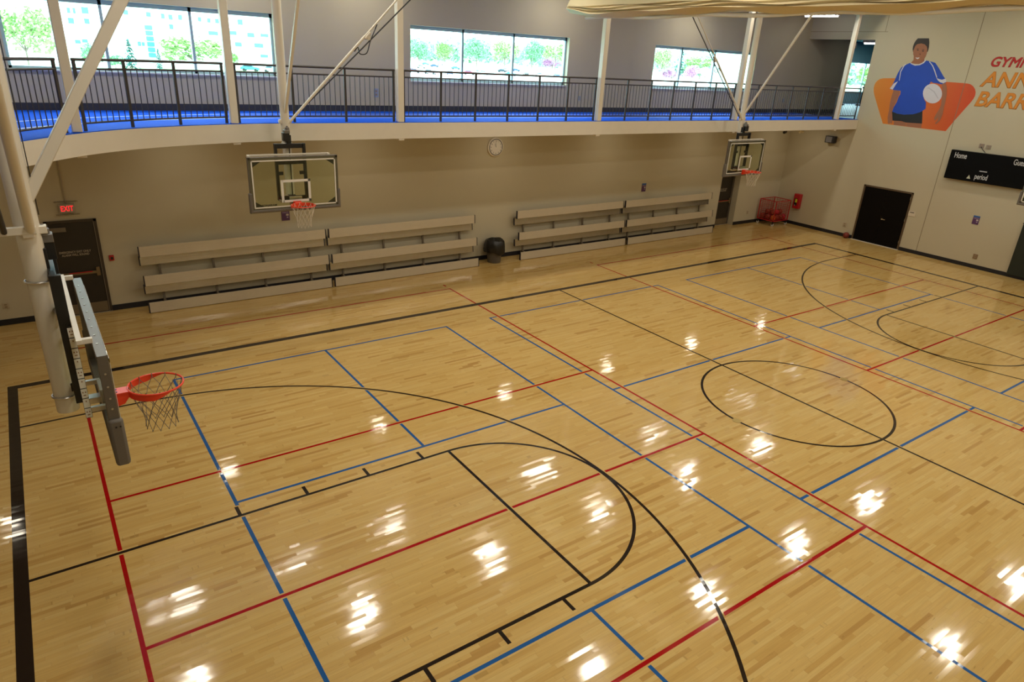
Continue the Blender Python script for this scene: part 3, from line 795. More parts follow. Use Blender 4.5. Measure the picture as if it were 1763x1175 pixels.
# ---------------------------------------------------------------- trash can
r = thing('trash_can', (12.68, 3.28, 0), 'grey round trash can with a black bag folded over its rim, between the bleachers', 'trash can')
MB().lathe((0, 0, 0), [(0, .0), (.205, 0), (.215, .02), (.262, .66), (.275, .70), (.262, .70), (.25, .66)]).build('can_body', mat('grey_plastic', (.10, .09, .078), .5, var=.05), r)
bag = MB(); vs = []; n = 40
prof = [(.262, .34), (.33, .33), (.345, .42), (.335, .55), (.305, .68), (.27, .735), (.235, .72), (.19, .66), (.10, .60), (0, .58)]
for j, (q, z) in enumerate(prof):
    for i in range(n):
        t = 2 * pi * i / n
        k = 1 + (.035 * sin(t * 7 + j) + .02 * sin(t * 13 + j * 2)) * (1 if j < 8 else .3)
        vs.append((q * k * cos(t), q * k * sin(t), z + (.045 * sin(t * 2 + .8) + .02 * sin(t * 5)) * (1 if j < 3 else .3)))
bag.add(vs, [(j * n + i, j * n + (i + 1) % n, (j + 1) * n + (i + 1) % n, (j + 1) * n + i) for j in range(len(prof) - 1) for i in range(n)], True)
bag.build('bag', mat('black_plastic_bag', (.009, .008, .007), .3, bump=.6, bscale=14), r)

# ---------------------------------------------------------------- ball cart and balls
cx, cy = 27.12, 3.12
r = thing('ball_cart', (cx, cy, 0), 'red wire ball cart on casters in the far corner of the gym', 'ball cart')
hx, hy, z0, z1 = .50, .40, .22, 1.06
fr = MB()
for s in (-1, 1):
    for t in (-1, 1): fr.bar((s * hx, t * hy, z0), (s * hx, t * hy, z1), .03, .03)
for z in (z0, z1):
    for s in (-1, 1):
        fr.bar((s * hx, -hy, z), (s * hx, hy, z), .03, .03); fr.bar((-hx, s * hy, z), (hx, s * hy, z), .03, .03)
fr.build('cart_frame', M_RED, r)
wm = MB()
for k in range(1, 11):
    z = z0 + (z1 - z0) * k / 11
    for s in (-1, 1):
        wm.bar((s * hx, -hy, z), (s * hx, hy, z), .010, .010); wm.bar((-hx, s * hy, z), (hx, s * hy, z), .010, .010)
for k in range(1, 6):
    for s in (-1, 1):
        x = -hx + 2 * hx * k / 6; wm.bar((x, s * hy, z0), (x, s * hy, z1), .007, .007)
        y = -hy + 2 * hy * k / 6; wm.bar((s * hx, y, z0), (s * hx, y, z1), .007, .007)
for k in range(9):
    x = -hx + 2 * hx * k / 8; wm.bar((x, -hy, z0), (x, hy, z0), .008, .008)
wm.build('wire_mesh', M_RED, r)
for s in (-1, 1):
    for t in (-1, 1):
        c = MB().cyl((s * (hx - .03) - .018, t * (hy - .03), .06), (s * (hx - .03) + .018, t * (hy - .03), .06), .06, n=16).build('caster', mat('white_rubber', (.6, .58, .54), .5), r)
        MB().box((s * (hx - .03), t * (hy - .03), .15), (.05, .06, .15)).build('caster_fork', M_BLACK, c)
M_BALL = mat('orange_basketball', (.27, .045, .016), .6, bump=.4, bscale=300)
M_BALLR = mat('red_rubber_ball', (.50, .012, .030), .5, var=.05)
M_BALLO = mat('bright_orange_ball', (.65, .16, .02), .5, var=.05)
def ball(name, p, R_, m, label, cat, group=None):
    r = thing(name, p, label, cat, group)
    r.rotation_euler = (random.random() * 3, random.random() * 3, random.random() * 3)
    MB().sphere((0, 0, 0), R_, 24, 16).build('ball_cover', m, r)
    s = MB()
    q = R_ * 1.001
    for ax in range(3):
        pts = []
        for i in range(28):
            t = 2 * pi * i / 28; v = [q * cos(t), q * sin(t)]; v.insert(ax, 0); pts.append(v)
        s.tube(pts, .0035, 4, True)
    s.build('ball_seam', M_BLACK, r)
ball('basketball', (27.83, -.02 + .10, .12), .12, mat('brown_red_basketball', (.20, .022, .012), .6, var=.05), 'brown red basketball on the floor at the left jamb of the double door', 'basketball')
bz = z0 + .128
G = 'balls heaped in the red wire cart'
spots = [(-.36, -.27, 0, M_BALLO), (-.11, -.27, 0, M_BALL), (.14, -.27, 0, M_BALL), (.37, -.26, 0, M_BALLR), (-.36, -.01, 0, M_BALL), (-.11, 0, 0, M_BALLR), (.14, 0, 0, M_BALL), (.37, 0, 0, M_BALL),
         (-.36, .26, 0, M_BALL), (-.1, .26, 0, M_BALL), (.14, .26, 0, M_BALLR), (.375, .265, 0, M_BALL),
         (-.24, -.14, .19, M_BALL), (.01, -.14, .19, M_BALLR), (.25, -.13, .19, M_BALL), (-.24, .13, .19, M_BALL), (.02, .13, .19, M_BALL)]
for x, y, dz_, m in spots:
    nm = {M_BALLO.name: 'bright orange ball lying in the bottom left corner of the red cart', M_BALL.name: 'dull orange basketball heaped in the red wire cart', M_BALLR.name: 'dark red rubber ball heaped among basketballs in the red cart'}[m.name]
    ball('basketball' if m is M_BALL else 'playground_ball', (cx + x, cy + y, bz + dz_), .110, m, nm, 'ball', G)

# ---------------------------------------------------------------- doors
def exit_door(n, x0, x1, y, zt, txt_x, full=True):
    r = struct(bpy.data.objects.new('door_%d' % n, None)); COL.objects.link(r)
    f = MB(); t = .06
    f.span((x0, y - .03, 0), (x0 + t, y + .02, zt)).span((x1 - t, y - .03, 0), (x1, y + .02, zt)).span((x0, y - .03, zt - t), (x1, y + .02, zt))
    f.build('door_frame', M_DFRAME, r, .004)
    MB().span((x0 + t - .004, y - .034, 0.01), (x0 + t + .006, y - .016, zt - t)).span((x1 - t - .006, y - .034, 0.01), (x1 - t + .004, y - .016, zt - t)).build('weather_strip', mat('grey_strip', (.22, .19, .15), .5), r)
    lf = MB().span((x0 + t, y - .015, .012), (x1 - t, y + .02, zt - t)).build('door_leaf', M_DOOR, r)
    MB().span((x0 + t + .02, y - .019, .03), (x1 - t - .02, y - .014, .27)).build('kick_plate', mat('dull_steel', (.20, .155, .095), .45, .4, var=.05), lf)
    MB().span((x0 + t + .03, y - .065, .98), (x1 - t - .10, y - .035, 1.04)).span((x1 - t - .12, y - .07, .92), (x1 - t - .05, y - .015, 1.12)).build('push_bar', mat('dull_brass', (.22, .16, .08), .4, .5, var=.05), lf)
    MB().span((x0 + t + .22, y - .068, 1.02), (x1 - t - .20, y - .060, 1.042)).build('red_strip', M_RED, lf)
    MB().span((x0 + t + .03, y - .06, zt - t - .19), (x0 + t + .33, y - .015, zt - t - .09)).build('door_closer', mat('closer_grey', (.17, .14, .10), .5, var=.05), lf, .005)
    text('door_lettering', 'EMERGENCY EXIT ONLY\nALARM WILL SOUND', .068, (txt_x, y - .017, 1.49), R_FAR, mat('pale_lettering', (.42, .36, .28), .6), lf, align='CENTER', sx=.82, ext=.0008, bold=.001)
    MB().span((x0, y - .05, 0), (x1, y + .02, .014)).build('threshold', mat('grey_threshold', (.38, .33, .25), .45, .3), r)
exit_door(1, D1[0], D1[1], YW - .002, 2.24, 1.43)
exit_door(2, REC[0] - .08, REC[1] - .02, YW + TH - .01, 2.30, 24.42)
r = struct(bpy.data.objects.new('door_3', None)); COL.objects.link(r)
f = MB(); X = XE
f.span((X - .03, D3[0], 0), (X + .01, D3[0] + .06, 2.2)).span((X - .03, D3[1] - .06, 0), (X + .01, D3[1], 2.2)).span((X - .03, D3[0], 2.14), (X + .01, D3[1], 2.2))
f.build('door_frame', mat('tan_door_frame', (.10, .065, .035), .5, var=.08), r, .004)
M_BD = mat('black_door', (.0045, .0035, .003), .6, spec=.08, var=.2)
ym = (D3[0] + D3[1]) / 2
l1 = MB().span((X - .012, ym + .003, .015), (X + .01, D3[1] - .06, 2.14)).build('door_leaf', M_BD, r)
l2 = MB().span((X - .012, D3[0] + .06, .015), (X + .01, ym - .003, 2.14)).build('door_leaf', M_BD, r)
MB().cyl((X - .012, ym - .06, 1.02), (X - .07, ym - .06, 1.02), .022, n=12).bar((X - .065, ym - .06, 1.02), (X - .065, ym - .19, 1.02), .018, .022).build('lever_handle', mat('pale_brass', (.62, .52, .34), .3, .7), l2)
hg = MB()
for z in (.25, 1.1, 1.92): hg.cyl((X - .02, D3[0] + .06, z), (X - .02, D3[0] + .06, z + .11), .009, n=8)
hg.build('hinge', M_ALU, l2)
MB().span((X - .09, D3[0], 0), (X, D3[1], .014)).build('threshold', mat('pale_threshold', (.62, .57, .47), .5), r)

# ---------------------------------------------------------------- wall-mounted things
# exit sign over the left door
def exit_sign(loc, rot_t, label, axis, s=1.0):
    r = thing('exit_sign', loc, label, 'exit sign')
    w, hgt, d = .30 * s, .19 * s, .04
    dims = (w, d, hgt) if axis == 'y' else (d, w, hgt)
    MB().box((0, 0, 0), dims).build('sign_box', mat('sign_grey', (.40, .34, .27), .5, var=.04), r, .006)
    off = (0, -d / 2 - .001, -.058 * s) if axis == 'y' else (-d / 2 - .001, 0, -.058 * s)
    text('sign_letters', 'EXIT', .165 * s, off, rot_t, mat('lit_red', (.9, .02, .03), .5, emit=(1, .02, .03), es=1.1), r, align='CENTER', sx=.72, bold=.002, ext=.002)
    return r
es = exit_sign((1.44, YW - .045, 2.51), R_FAR, 'lit red EXIT sign above the emergency exit door by the left bleacher', 'y')
wg = MB()
for z in (.15, -.135): 
    for y in (-.06, .03): wg.tube([(-.22, y, z), (.22, y, z)], .004, 5)
    for i in range(12): wg.tube([(-.22 + .04 * i, -.06, z), (-.22 + .04 * i, .03, z)], .003, 4)
wg.build('wire_guard', mat('guard_wire', (.20, .16, .12), .5, .3), es)
MB().span((-.012, .025, .1), (.012, .045, 1.6)).build('conduit', mat('painted_conduit', (.36, .30, .22), .6), es)
exit_sign((XE + .9, 2.26, 7.25), R_END, 'lit red EXIT sign hanging in the dark opening at the end of the track', 'x', 1.0)
# fire alarm pull station
r = thing('fire_alarm', (2.12, YW - .02, 1.29), 'small red fire alarm pull station right of the emergency exit door', 'fire alarm')
MB().box((0, 0, 0), (.10, .04, .13)).build('alarm_box', M_RED, r, .006)
MB().box((.005, -.022, -.005), (.05, .01, .06)).build('pull_handle', M_BLACK, r)
# clock
r = thing('wall_clock', (12.79, YW - .03, 3.54), 'round white wall clock high between the two bleacher pairs', 'clock')
o = MB().cyl((0, .025, 0), (0, -.01, 0), .285, n=48).cyl((0, -.01, 0), (0, -.03, 0), .285, .265, n=48).build('clock_case', mat('cream_case', (.74, .69, .60), .4, var=.03), r)
ring = MB().tube([(.235 * cos(t), -.032, .235 * sin(t)) for t in [2 * pi * i / 48 for i in range(48)]], .013, 8, True).build('bezel', mat('grey_bezel', (.10, .10, .11), .35), r)
MB().cyl((0, -.028, 0), (0, -.034, 0), .232, n=48).build('clock_face', mat('clock_face_paper', (.74, .71, .67), .5, var=.02), r)
for k in range(1, 13):
    t = pi / 2 - 2 * pi * k / 12
    text('clock_numeral', str(k), .062, (.185 * cos(t), -.035, .185 * sin(t) - .022), R_FAR, M_BLACK, r, align='CENTER', ext=.0005)
MB().bar((0, -.037, 0), (-.052, -.037, .11), .008, .004).build('hour_hand', M_BLACK, r)
MB().bar((0, -.040, 0), (-.018, -.040, .17), .006, .004).build('minute_hand', M_BLACK, r)
# notices
def notice(loc, w, hgt, axis, label):
    r = thing('notice_poster', loc, label, 'notice', 'purple and blue gym notices')
    def b(cx_, cz, ww, hh, dd): return MB().box((cx_, -dd / 2, cz) if axis == 'y' else (-dd / 2, -cx_, cz), (ww, dd, hh) if axis == 'y' else (dd, ww, hh))
    b(0, 0, w, hgt, .008).build('notice_sheet', mat('purple_print', (.085, .030, .11), .5, var=.1), r)
    b(0, hgt * .41, w, hgt * .18, .010).build('notice_header', mat('blue_print', (.03, .12, .38), .5), r)
    b(0, hgt * .25, w * .8, hgt * .035, .010).build('notice_text', mat('lilac_print', (.35, .28, .40), .5), r)
    b(0, hgt * .17, w * .8, hgt * .03, .010).build('notice_text', mat('lilac_print', (.35, .28, .40), .5), r)
    b(w * .22, 0, w * .32, hgt * .16, .010).build('notice_logo', mat('pale_print', (.55, .48, .46), .5), r)
    b(w * .22, -hgt * .22, w * .2, hgt * .12, .010).build('notice_logo', mat('lilac_print', (.35, .28, .40), .5), r)
notice((6.24, YW - .004, 1.97), .21, .30, 'y', 'small purple notice with blue top on the wall under the left wall hoop')
notice((19.49, YW - .004, 1.92), .21, .30, 'y', 'small purple notice with blue top above the right pair of bleachers')
notice((XE - .004, -4.30, 1.66), .21, .30, 'x', 'small purple notice with blue top below the scoreboard')
def plate(loc, axis, w, hgt, m, label, name='wall_outlet', cat='outlet'):
    r = thing(name, loc, label, cat)
    d = .012
    MB().box((0, 0, 0), (w, d, hgt) if axis == 'y' else (d, w, hgt)).build('cover_plate', m, r, .003)
    for s in (-1, 1):
        MB().box((0, -.008, s * hgt * .2) if axis == 'y' else (-.008, 0, s * hgt * .2), (w * .4, .006, hgt * .22) if axis == 'y' else (.006, w * .4, hgt * .22)).build('socket', mat('beige_socket', (.28, .21, .13), .5), r)
M_PL = mat('pale_plate', (.46, .38, .27), .45)
plate((-.06, YW - .008, .45), 'y', .12, .13, M_PL, 'pale wall outlet low on the wall at the far left, beside the mast')
plate((26.02, YW - .008, .47), 'y', .13, .14, M_PL, 'pale wall outlet between the recessed exit door and the ball cart')
plate((XE - .008, .33, .49), 'x', .15, .16, M_PL, 'pale wall outlet low on the end wall, left of the double door')
plate((XE - .008, -4.64, .42), 'x', .15, .17, mat('tan_plate', (.24, .155, .085), .5), 'brown wall outlet low on the end wall under the purple notice')
plate((8.90, YW - .008, 5.04), 'y', .13, .22, mat('blue_grey_plate', (.30, .36, .46), .4), 'small blue grey switch plate on the track wall left of the second window', 'wall_switch', 'switch')
plate((16.0, YW - .008, 5.0), 'y', .10, .14, mat('blue_grey_plate', (.30, .36, .46), .4), 'small switch plate on the track wall between the second and third windows', 'wall_switch', 'switch')
plate((27.0, YW - .008, 5.05), 'y', .10, .14, mat('blue_grey_plate', (.30, .36, .46), .4), 'small switch plate on the track wall behind the last railing section', 'wall_switch', 'switch')
plate((XE - .008, -3.76, 4.13), 'x', .16, .14, mat('mottled_plate', (.26, .20, .17), .5), 'left one of two small outlets above the scoreboard, with its cord plugged in')
plate((XE - .008, -3.98, 4.11), 'x', .16, .14, mat('dull_plate', (.30, .25, .20), .5), 'right one of two small outlets above the scoreboard')
tag(MB().tube([(XE - .03, -3.76, 4.10), (XE - .06, -3.84, 4.02), (XE - .05, -3.92, 3.95), (XE - .05, -3.95, 3.926)], .010, 6).build('power_cord', M_BLACK), 'short dark power cord running from an outlet into the scoreboard', 'cord')
# fire extinguisher cabinet
r = thing('extinguisher_cabinet', (XE - .09, 2.60, 1.03), 'red wall cabinet with a yellow tag on the end wall right of the ball cart', 'fire cabinet')
MB().box((0, 0, 0), (.18, .30, .62)).build('cabinet_box', M_RED, r, .02)
MB().box((-.092, .02, -.03), (.006, .13, .30)).build('cabinet_window', M_BLACK, r)
MB().box((-.097, 0, .02), (.004, .085, .15)).build('yellow_tag', mat('yellow_tag', (.62, .62, .03), .5), r)
MB().cyl((-.09, .03, -.17), (-.105, .03, -.17), .03, n=12).build('gauge', M_ALU, r)
# door plate
r = thing('door_sign', (XE - .008, -2.13, 1.44), 'white room sign on the wall right of the dark double door', 'sign')
MB().box((0, 0, 0), (.012, .26, .18)).build('sign_plate', mat('sign_white', (.62, .55, .44), .5), r, .003)
MB().box((-.007, 0, .045), (.004, .15, .025)).build('sign_text', M_BLACK, r)
# speaker
r = thing('wall_speaker', (XE - .12, 1.69, 3.71), 'small grey box speaker with black edges high on the end wall below the track', 'speaker')
MB().box((0, 0, 0), (.20, .40, .27)).build('speaker_box', mat('speaker_black', (.012, .013, .016), .5), r, .012)
MB().box((-.102, .03, 0), (.008, .26, .22)).build('speaker_grille', mat('speaker_grey', (.20, .20, .22), .6, bump=.5, bscale=500), r)
# security camera under the beam
r = thing('security_camera', (23.9, 1.2, 4.14), 'small black security camera under the track beam near the far corner', 'security camera')
MB().box((0, 0, .12), (.06, .06, .30)).build('camera_mount', M_PWHITE, r)
MB().cyl((.06, 0, -.03), (-.07, -.02, -.05), .05, n=14).build('camera_body', M_BLACK, r)
r = thing('emergency_light', (25.0, 1.3, 4.14), 'twin-head beige emergency light under the track beam near the far corner', 'emergency light')
MB().box((0, 0, .04), (.25, .10, .09)).box((0, 0, .17), (.05, .05, .20)).build('light_case', M_WHITE, r, .01)
for s in (-1, 1): MB().cyl((s * .09, -.02, -.02), (s * .12, -.08, -.05), .045, .055, n=14).build('lamp_head', M_WHITE, r)
r = thing('conduit_fixture', (2.1, .55, 4.13), 'small beige light fixture under the curved track beam above the exit sign', 'light fixture')
MB().box((0, 0, 0), (.48, .10, .04)).build('fixture_case', M_WHITE, r, .01)
MB().box((0, 0, .15), (.05, .05, .26)).build('fixture_stem', M_BLACK, r)

# scoreboard
r = thing('scoreboard', (XE - .105, -4.55, 3.42), 'black electronic scoreboard reading Home, Guests and period on the end wall', 'scoreboard')
MB().box((0, 0, 0), (.16, 3.25, .98)).build('scoreboard_case', mat('scoreboard_black', (.004, .004, .0045), .45, spec=.08, var=.1), r, .01)
MS = mat('scoreboard_white', (.50, .50, .52), .5)
def st(body, y, z, size): return text('scoreboard_lettering', body, size, (-.082, y + 4.55, z - 3.42), R_END, MS, r, bold=.004, sx=.62, ext=.001)
st('Home', -3.07, 3.66, .26); st('Guests', -4.92, 3.67, .26); st('period', -3.90, 3.05, .25)
MB().box((-.083, 4.55 - 4.12, -.10), (.003, .24, .03)).build('maker_line', MS, r)
MB().add([(-.083, 4.55 - 3.66, -.40), (-.083, 4.55 - 3.79, -.40), (-.083, 4.55 - 3.725, -.27)], [(0, 1, 2)]).build('arrow_mark', mat('arrow_white', (.50, .52, .40), .5), r)

# wall padding
r = thing('wall_pad', (XE - .05, -7.6, 0), 'dark green wall padding on the end wall behind the far baseline hoop', 'wall pad')
for k in range(6):
    y = 1.55 - k * .62
    MB().box((0, y, .97), (.08, .605, 1.74)).build('pad_panel', M_PAD, r, .015)
MB().box((.01, 0, 1.86), (.09, 3.74, .03)).build('top_strip', mat('dark_purple_strip', (.02, .015, .03), .5), r)

# ---------------------------------------------------------------- mural and wall lettering
MUR = __import__('json').loads('''{"panel":[[0.211,6.11],[-0.178,6.13],[-1.432,6.116],[-2.728,6.088],[-2.828,6.071],[-2.933,6.014],[-3.022,5.924],[-3.071,5.822],[-3.084,5.711],[-3.059,5.603],[-3.012,5.497],[-2.664,4.861],[-2.474,4.479],[-1.359,4.489],[-0.182,4.508],[0.126,5.009],[0.422,5.506],[0.478,5.627],[0.511,5.767],[0.501,5.902],[0.441,6.011],[0.354,6.075]],"hair":[[-0.665,7.494],[-1.053,7.498],[-1.101,7.363],[-1.128,7.218],[-1.133,7.105],[-1.126,7.056],[-0.614,7.045],[-0.578,7.137],[-0.568,7.225],[-0.579,7.324],[-0.606,7.406]],"face":[[-0.634,7.177],[-0.649,7.25],[-0.701,7.303],[-0.832,7.331],[-0.963,7.297],[-1.049,7.233],[-1.094,7.147],[-1.111,7.024],[-1.103,6.893],[-1.067,6.8],[-0.991,6.725],[-0.919,6.71],[-0.817,6.76],[-0.715,6.849],[-0.648,6.963],[-0.616,7.078]],"neck":[[-0.683,6.898],[-1.064,6.875],[-1.095,6.762],[-1.06,6.701],[-0.937,6.644],[-0.796,6.646],[-0.639,6.674],[-0.707,6.776]],"jersey":[[-0.627,6.68],[-0.436,6.59],[-0.339,6.509],[-0.271,6.329],[-0.199,5.982],[-0.131,5.753],[-0.27,5.723],[-0.532,5.712],[-0.554,5.589],[-0.516,5.5],[-0.495,5.307],[-0.432,5.126],[-0.42,4.966],[-0.621,4.913],[-0.884,4.898],[-1.198,4.94],[-1.423,5.028],[-1.51,5.094],[-1.588,5.166],[-1.54,5.386],[-1.459,5.464],[-1.392,5.578],[-1.371,5.779],[-1.478,5.952],[-1.516,6.087],[-1.606,6.046],[-1.727,6.039],[-1.902,6.016],[-2.029,6.082],[-1.975,6.203],[-1.896,6.271],[-1.648,6.552],[-1.486,6.709],[-1.287,6.751],[-1.107,6.782],[-1.059,6.708],[-0.939,6.638],[-0.803,6.62]],"cuffl":[[-0.345,6.032],[-0.21,5.942],[-0.113,5.762],[-0.229,5.735]],"cuffr":[[-1.669,6.217],[-1.771,6.179],[-1.876,6.165],[-1.986,6.21],[-2.035,6.108],[-1.952,6.051],[-1.834,6.078],[-1.739,6.138]],"collar":[[-0.614,6.686],[-0.687,6.656],[-0.8,6.63],[-0.938,6.641],[-1.036,6.687],[-1.099,6.749],[-1.103,6.795],[-1.16,6.777],[-1.1,6.683],[-0.975,6.609],[-0.812,6.587],[-0.655,6.641]],"arml":[[-0.27,5.723],[-0.485,5.709],[-0.521,5.656],[-0.475,5.34],[-0.429,5.179],[-0.42,5.019],[-0.433,4.861],[-0.526,4.603],[-0.508,4.53],[-0.453,4.567],[-0.422,4.514],[-0.364,4.544],[-0.298,4.76],[-0.288,5.008],[-0.25,5.288],[-0.253,5.551]],"armr":[[-1.908,6.016],[-2.018,6.075],[-2.113,5.907],[-2.175,5.665],[-2.194,5.435],[-2.198,5.236],[-2.221,5.037],[-2.192,4.816],[-2.125,4.718],[-2.086,4.673],[-2.049,4.71],[-2.107,4.818],[-2.102,4.919],[-2.057,4.827],[-2.009,4.802],[-1.968,4.862],[-1.985,4.983],[-2.045,5.156],[-2.078,5.326],[-2.032,5.606],[-1.985,5.817]],"shorts":[[-0.406,4.99],[-0.619,4.92],[-0.883,4.901],[-1.197,4.943],[-1.422,5.032],[-1.498,5.1],[-1.606,4.653],[-1.029,4.634],[-0.838,4.661],[-0.512,4.655]],"legl":[[-0.559,4.66],[-1.027,4.641],[-1.057,4.507],[-0.602,4.503]],"legr":[[-1.042,4.642],[-1.6,4.659],[-1.615,4.494],[-1.073,4.501]],"ball":[[-2.005,5.713],[-2.018,5.628],[-2.008,5.547],[-1.976,5.476],[-1.924,5.419],[-1.856,5.381],[-1.775,5.363],[-1.687,5.368],[-1.599,5.395],[-1.515,5.442],[-1.444,5.507],[-1.388,5.585],[-1.353,5.67],[-1.34,5.756],[-1.351,5.838],[-1.384,5.909],[-1.438,5.965],[-1.508,6.002],[-1.59,6.018],[-1.677,6.012],[-1.764,5.984],[-1.846,5.936],[-1.916,5.872],[-1.97,5.796]],"pipel":[[-0.464,6.634],[-0.41,6.592],[-0.341,6.366],[-0.376,6.054],[-0.397,6.055],[-0.372,6.361],[-0.441,6.573],[-0.492,6.609]],"piper":[[-1.263,6.741],[-1.297,6.742],[-1.446,6.61],[-1.559,6.451],[-1.692,6.234],[-1.669,6.22],[-1.535,6.43],[-1.42,6.596]],"smile":[[-0.757,6.86],[-0.826,6.852],[-0.903,6.868],[-0.886,6.828],[-0.85,6.807],[-0.795,6.825]],"eyel":[[-0.731,7.107],[-0.767,7.127],[-0.814,7.108],[-0.778,7.088]],"eyer":[[-0.92,7.078],[-0.956,7.098],[-1.006,7.08],[-0.967,7.059]],"browl":[[-0.701,7.139],[-0.757,7.163],[-0.817,7.148],[-0.762,7.147]],"browr":[[-0.901,7.123],[-0.956,7.137],[-1.021,7.113],[-0.961,7.118]],"nose":[[-0.867,6.969],[-0.874,7.018],[-0.925,6.96],[-0.896,6.94]],"vline":[[-1.411,5.848],[-1.497,5.887],[-1.735,5.768],[-1.933,5.549],[-1.904,5.533],[-1.718,5.734],[-1.506,5.854]]}''')
mural = thing('wall_mural', (XE, -1.2, 5), 'wall mural of a smiling volleyball player in a blue jersey before an orange panel', 'mural')
def decal(key, name, m, layer, parent=mural):
    P = MUR[key]; th = .0012
    x = -.001 - layer * .0016
    cyy = -1.2
    from mathutils.geometry import tessellate_polygon
    pts = [Vector((x, y - cyy, z - 5)) for y, z in P]
    tris = tessellate_polygon([pts])
    mb = MB(); n = len(pts)
    back = [p + Vector((th, 0, 0)) for p in pts]
    mb.add(pts + back, [tuple(t) for t in tris] + [(i, (i + 1) % n, n + (i + 1) % n, n + i) for i in range(n)])
    me = bpy.data.meshes.new(name); me.from_pydata(mb.v, [], mb.f); me.materials.append(m)
    o = bpy.data.objects.new(name, me); COL.objects.link(o); o.parent = parent
    return o
def grad_mat():
    m = mat('orange_panel_print', (.6, .2, .02), .55); nt = m.node_tree; b = nt.nodes['Principled BSDF']
    tc = nt.nodes.new('ShaderNodeTexCoord'); sp = nt.nodes.new('ShaderNodeSeparateXYZ'); mr = nt.nodes.new('ShaderNodeMapRange'); cr = nt.nodes.new('ShaderNodeValToRGB')
    nt.links.new(tc.outputs['Object'], sp.inputs[0]); nt.links.new(sp.outputs['Y'], mr.inputs['Value'])
    mr.inputs['From Min'].default_value = 1.7; mr.inputs['From Max'].default_value = -1.9
    cr.color_ramp.elements[0].color = (.66, .23, .018, 1); cr.color_ramp.elements[1].color = (.58, .055, .008, 1)
    nt.links.new(mr.outputs[0], cr.inputs[0]); nt.links.new(cr.outputs[0], b.inputs['Base Color']); return m
SK = mat('printed_skin', (.32, .125, .06), .55, var=.10, vscale=4); JB = mat('printed_blue_jersey', (.006, .055, .46), .55, var=.12, vscale=3)
PW = mat('printed_white', (.62, .60, .66), .55, var=.05, vscale=5); PK = mat('printed_black', (.010, .010, .014), .55)
HR = mat('printed_hair', (.025, .015, .012), .55, var=.2)
decal('panel', 'orange_panel', grad_mat(), 0)
fig = decal('neck', 'player_neck', SK, 1)
for k, nm, m, l in (('legl', 'player_leg', SK, 1), ('legr', 'player_leg', SK, 1), ('arml', 'player_arm', SK, 1), ('shorts', 'player_shorts', PK, 2), ('jersey', 'player_jersey', JB, 3), ('cuffl', 'sleeve_cuff', PW, 4), ('cuffr', 'sleeve_cuff', PW, 4),
                   ('pipel', 'jersey_piping', PW, 4), ('piper', 'jersey_piping', PW, 4), ('collar', 'jersey_collar', PW, 4), ('ball', 'printed_volleyball', PW, 5), ('armr', 'player_arm', SK, 6),
                   ('hair', 'player_hair', HR, 4), ('face', 'player_face', SK, 5), ('smile', 'player_smile', PW, 6), ('eyel', 'player_eye', PK, 6), ('eyer', 'player_eye', PK, 6), ('browl', 'player_brow', HR, 6), ('browr', 'player_brow', HR, 6),
                   ('nose', 'player_nose', mat('printed_nose', (.17, .05, .025), .55), 6), ('vline', 'ball_panel_line', mat('printed_grey', (.48, .46, .52), .55), 6)):
    decal(k, nm, m, l)
lt = thing('wall_lettering', (XE, -3.2, 5.5), 'large slanted red and orange wall lettering, cut by the right edge, beside the mural', 'lettering')
def wl(body, y, z, size, m, sh=.22): text('painted_words', body, size, (-.003, y + 3.2, z - 5.5), R_END, m, lt, shear=sh, bev=.016 * size / .5, ext=.0, sx=.98).scale.__setitem__(2, .08)
wl('GYMN', -3.24, 6.66, .42, mat('lettering_red', (.42, .010, .012), .5, var=.03))
LO = mat('lettering_orange', (.62, .22, .015), .5, var=.03)
wl('ANNE', -3.16, 6.03, .66, LO); wl('BARR', -3.12, 5.40, .66, LO)

# ---------------------------------------------------------------- outdoors
GR = struct(MB().span((-500, YW + 6, -.5), (1200, 1200, -.02)).build('ground', mat('lawn', (.40, .52, .30), .9, var=.2, vscale=.2)))
MB().span((0, 0, 0), (0, 0, 0))
struct(MB().prism([(60, 150, -.02), (260, 150, -.02), (420, 420, -.02), (110, 420, -.02)], (0, 0, .03)).build('road_parking', mat('pale_asphalt', (.60, .60, .60), .9, var=.06, vscale=.3)))
struct(MB().prism([(-40, 118, -.02), (60, 135, -.02), (60, 150, -.02), (-40, 128, -.02)], (0, 0, .03)).build('road_street', mat('pale_asphalt', (.60, .60, .60), .9)))
def leafcloud(mb, c, R_, n, s):
    for _ in range(n):
        d = Vector((random.gauss(0, 1), random.gauss(0, 1), random.gauss(0, 1))).normalized()
        p = Vector(c) + Vector((d.x * R_[0], d.y * R_[1], d.z * R_[2])) * random.uniform(.55, 1.0)
        u = Vector((random.gauss(0, 1), random.gauss(0, 1), random.gauss(0, 1))).normalized() * s * random.uniform(.6, 1.3)
        w = u.orthogonal().normalized() * s * random.uniform(.5, 1.1)
        mb.add([p - u, p - w, p + u, p + w], [(0, 1, 2, 3)])
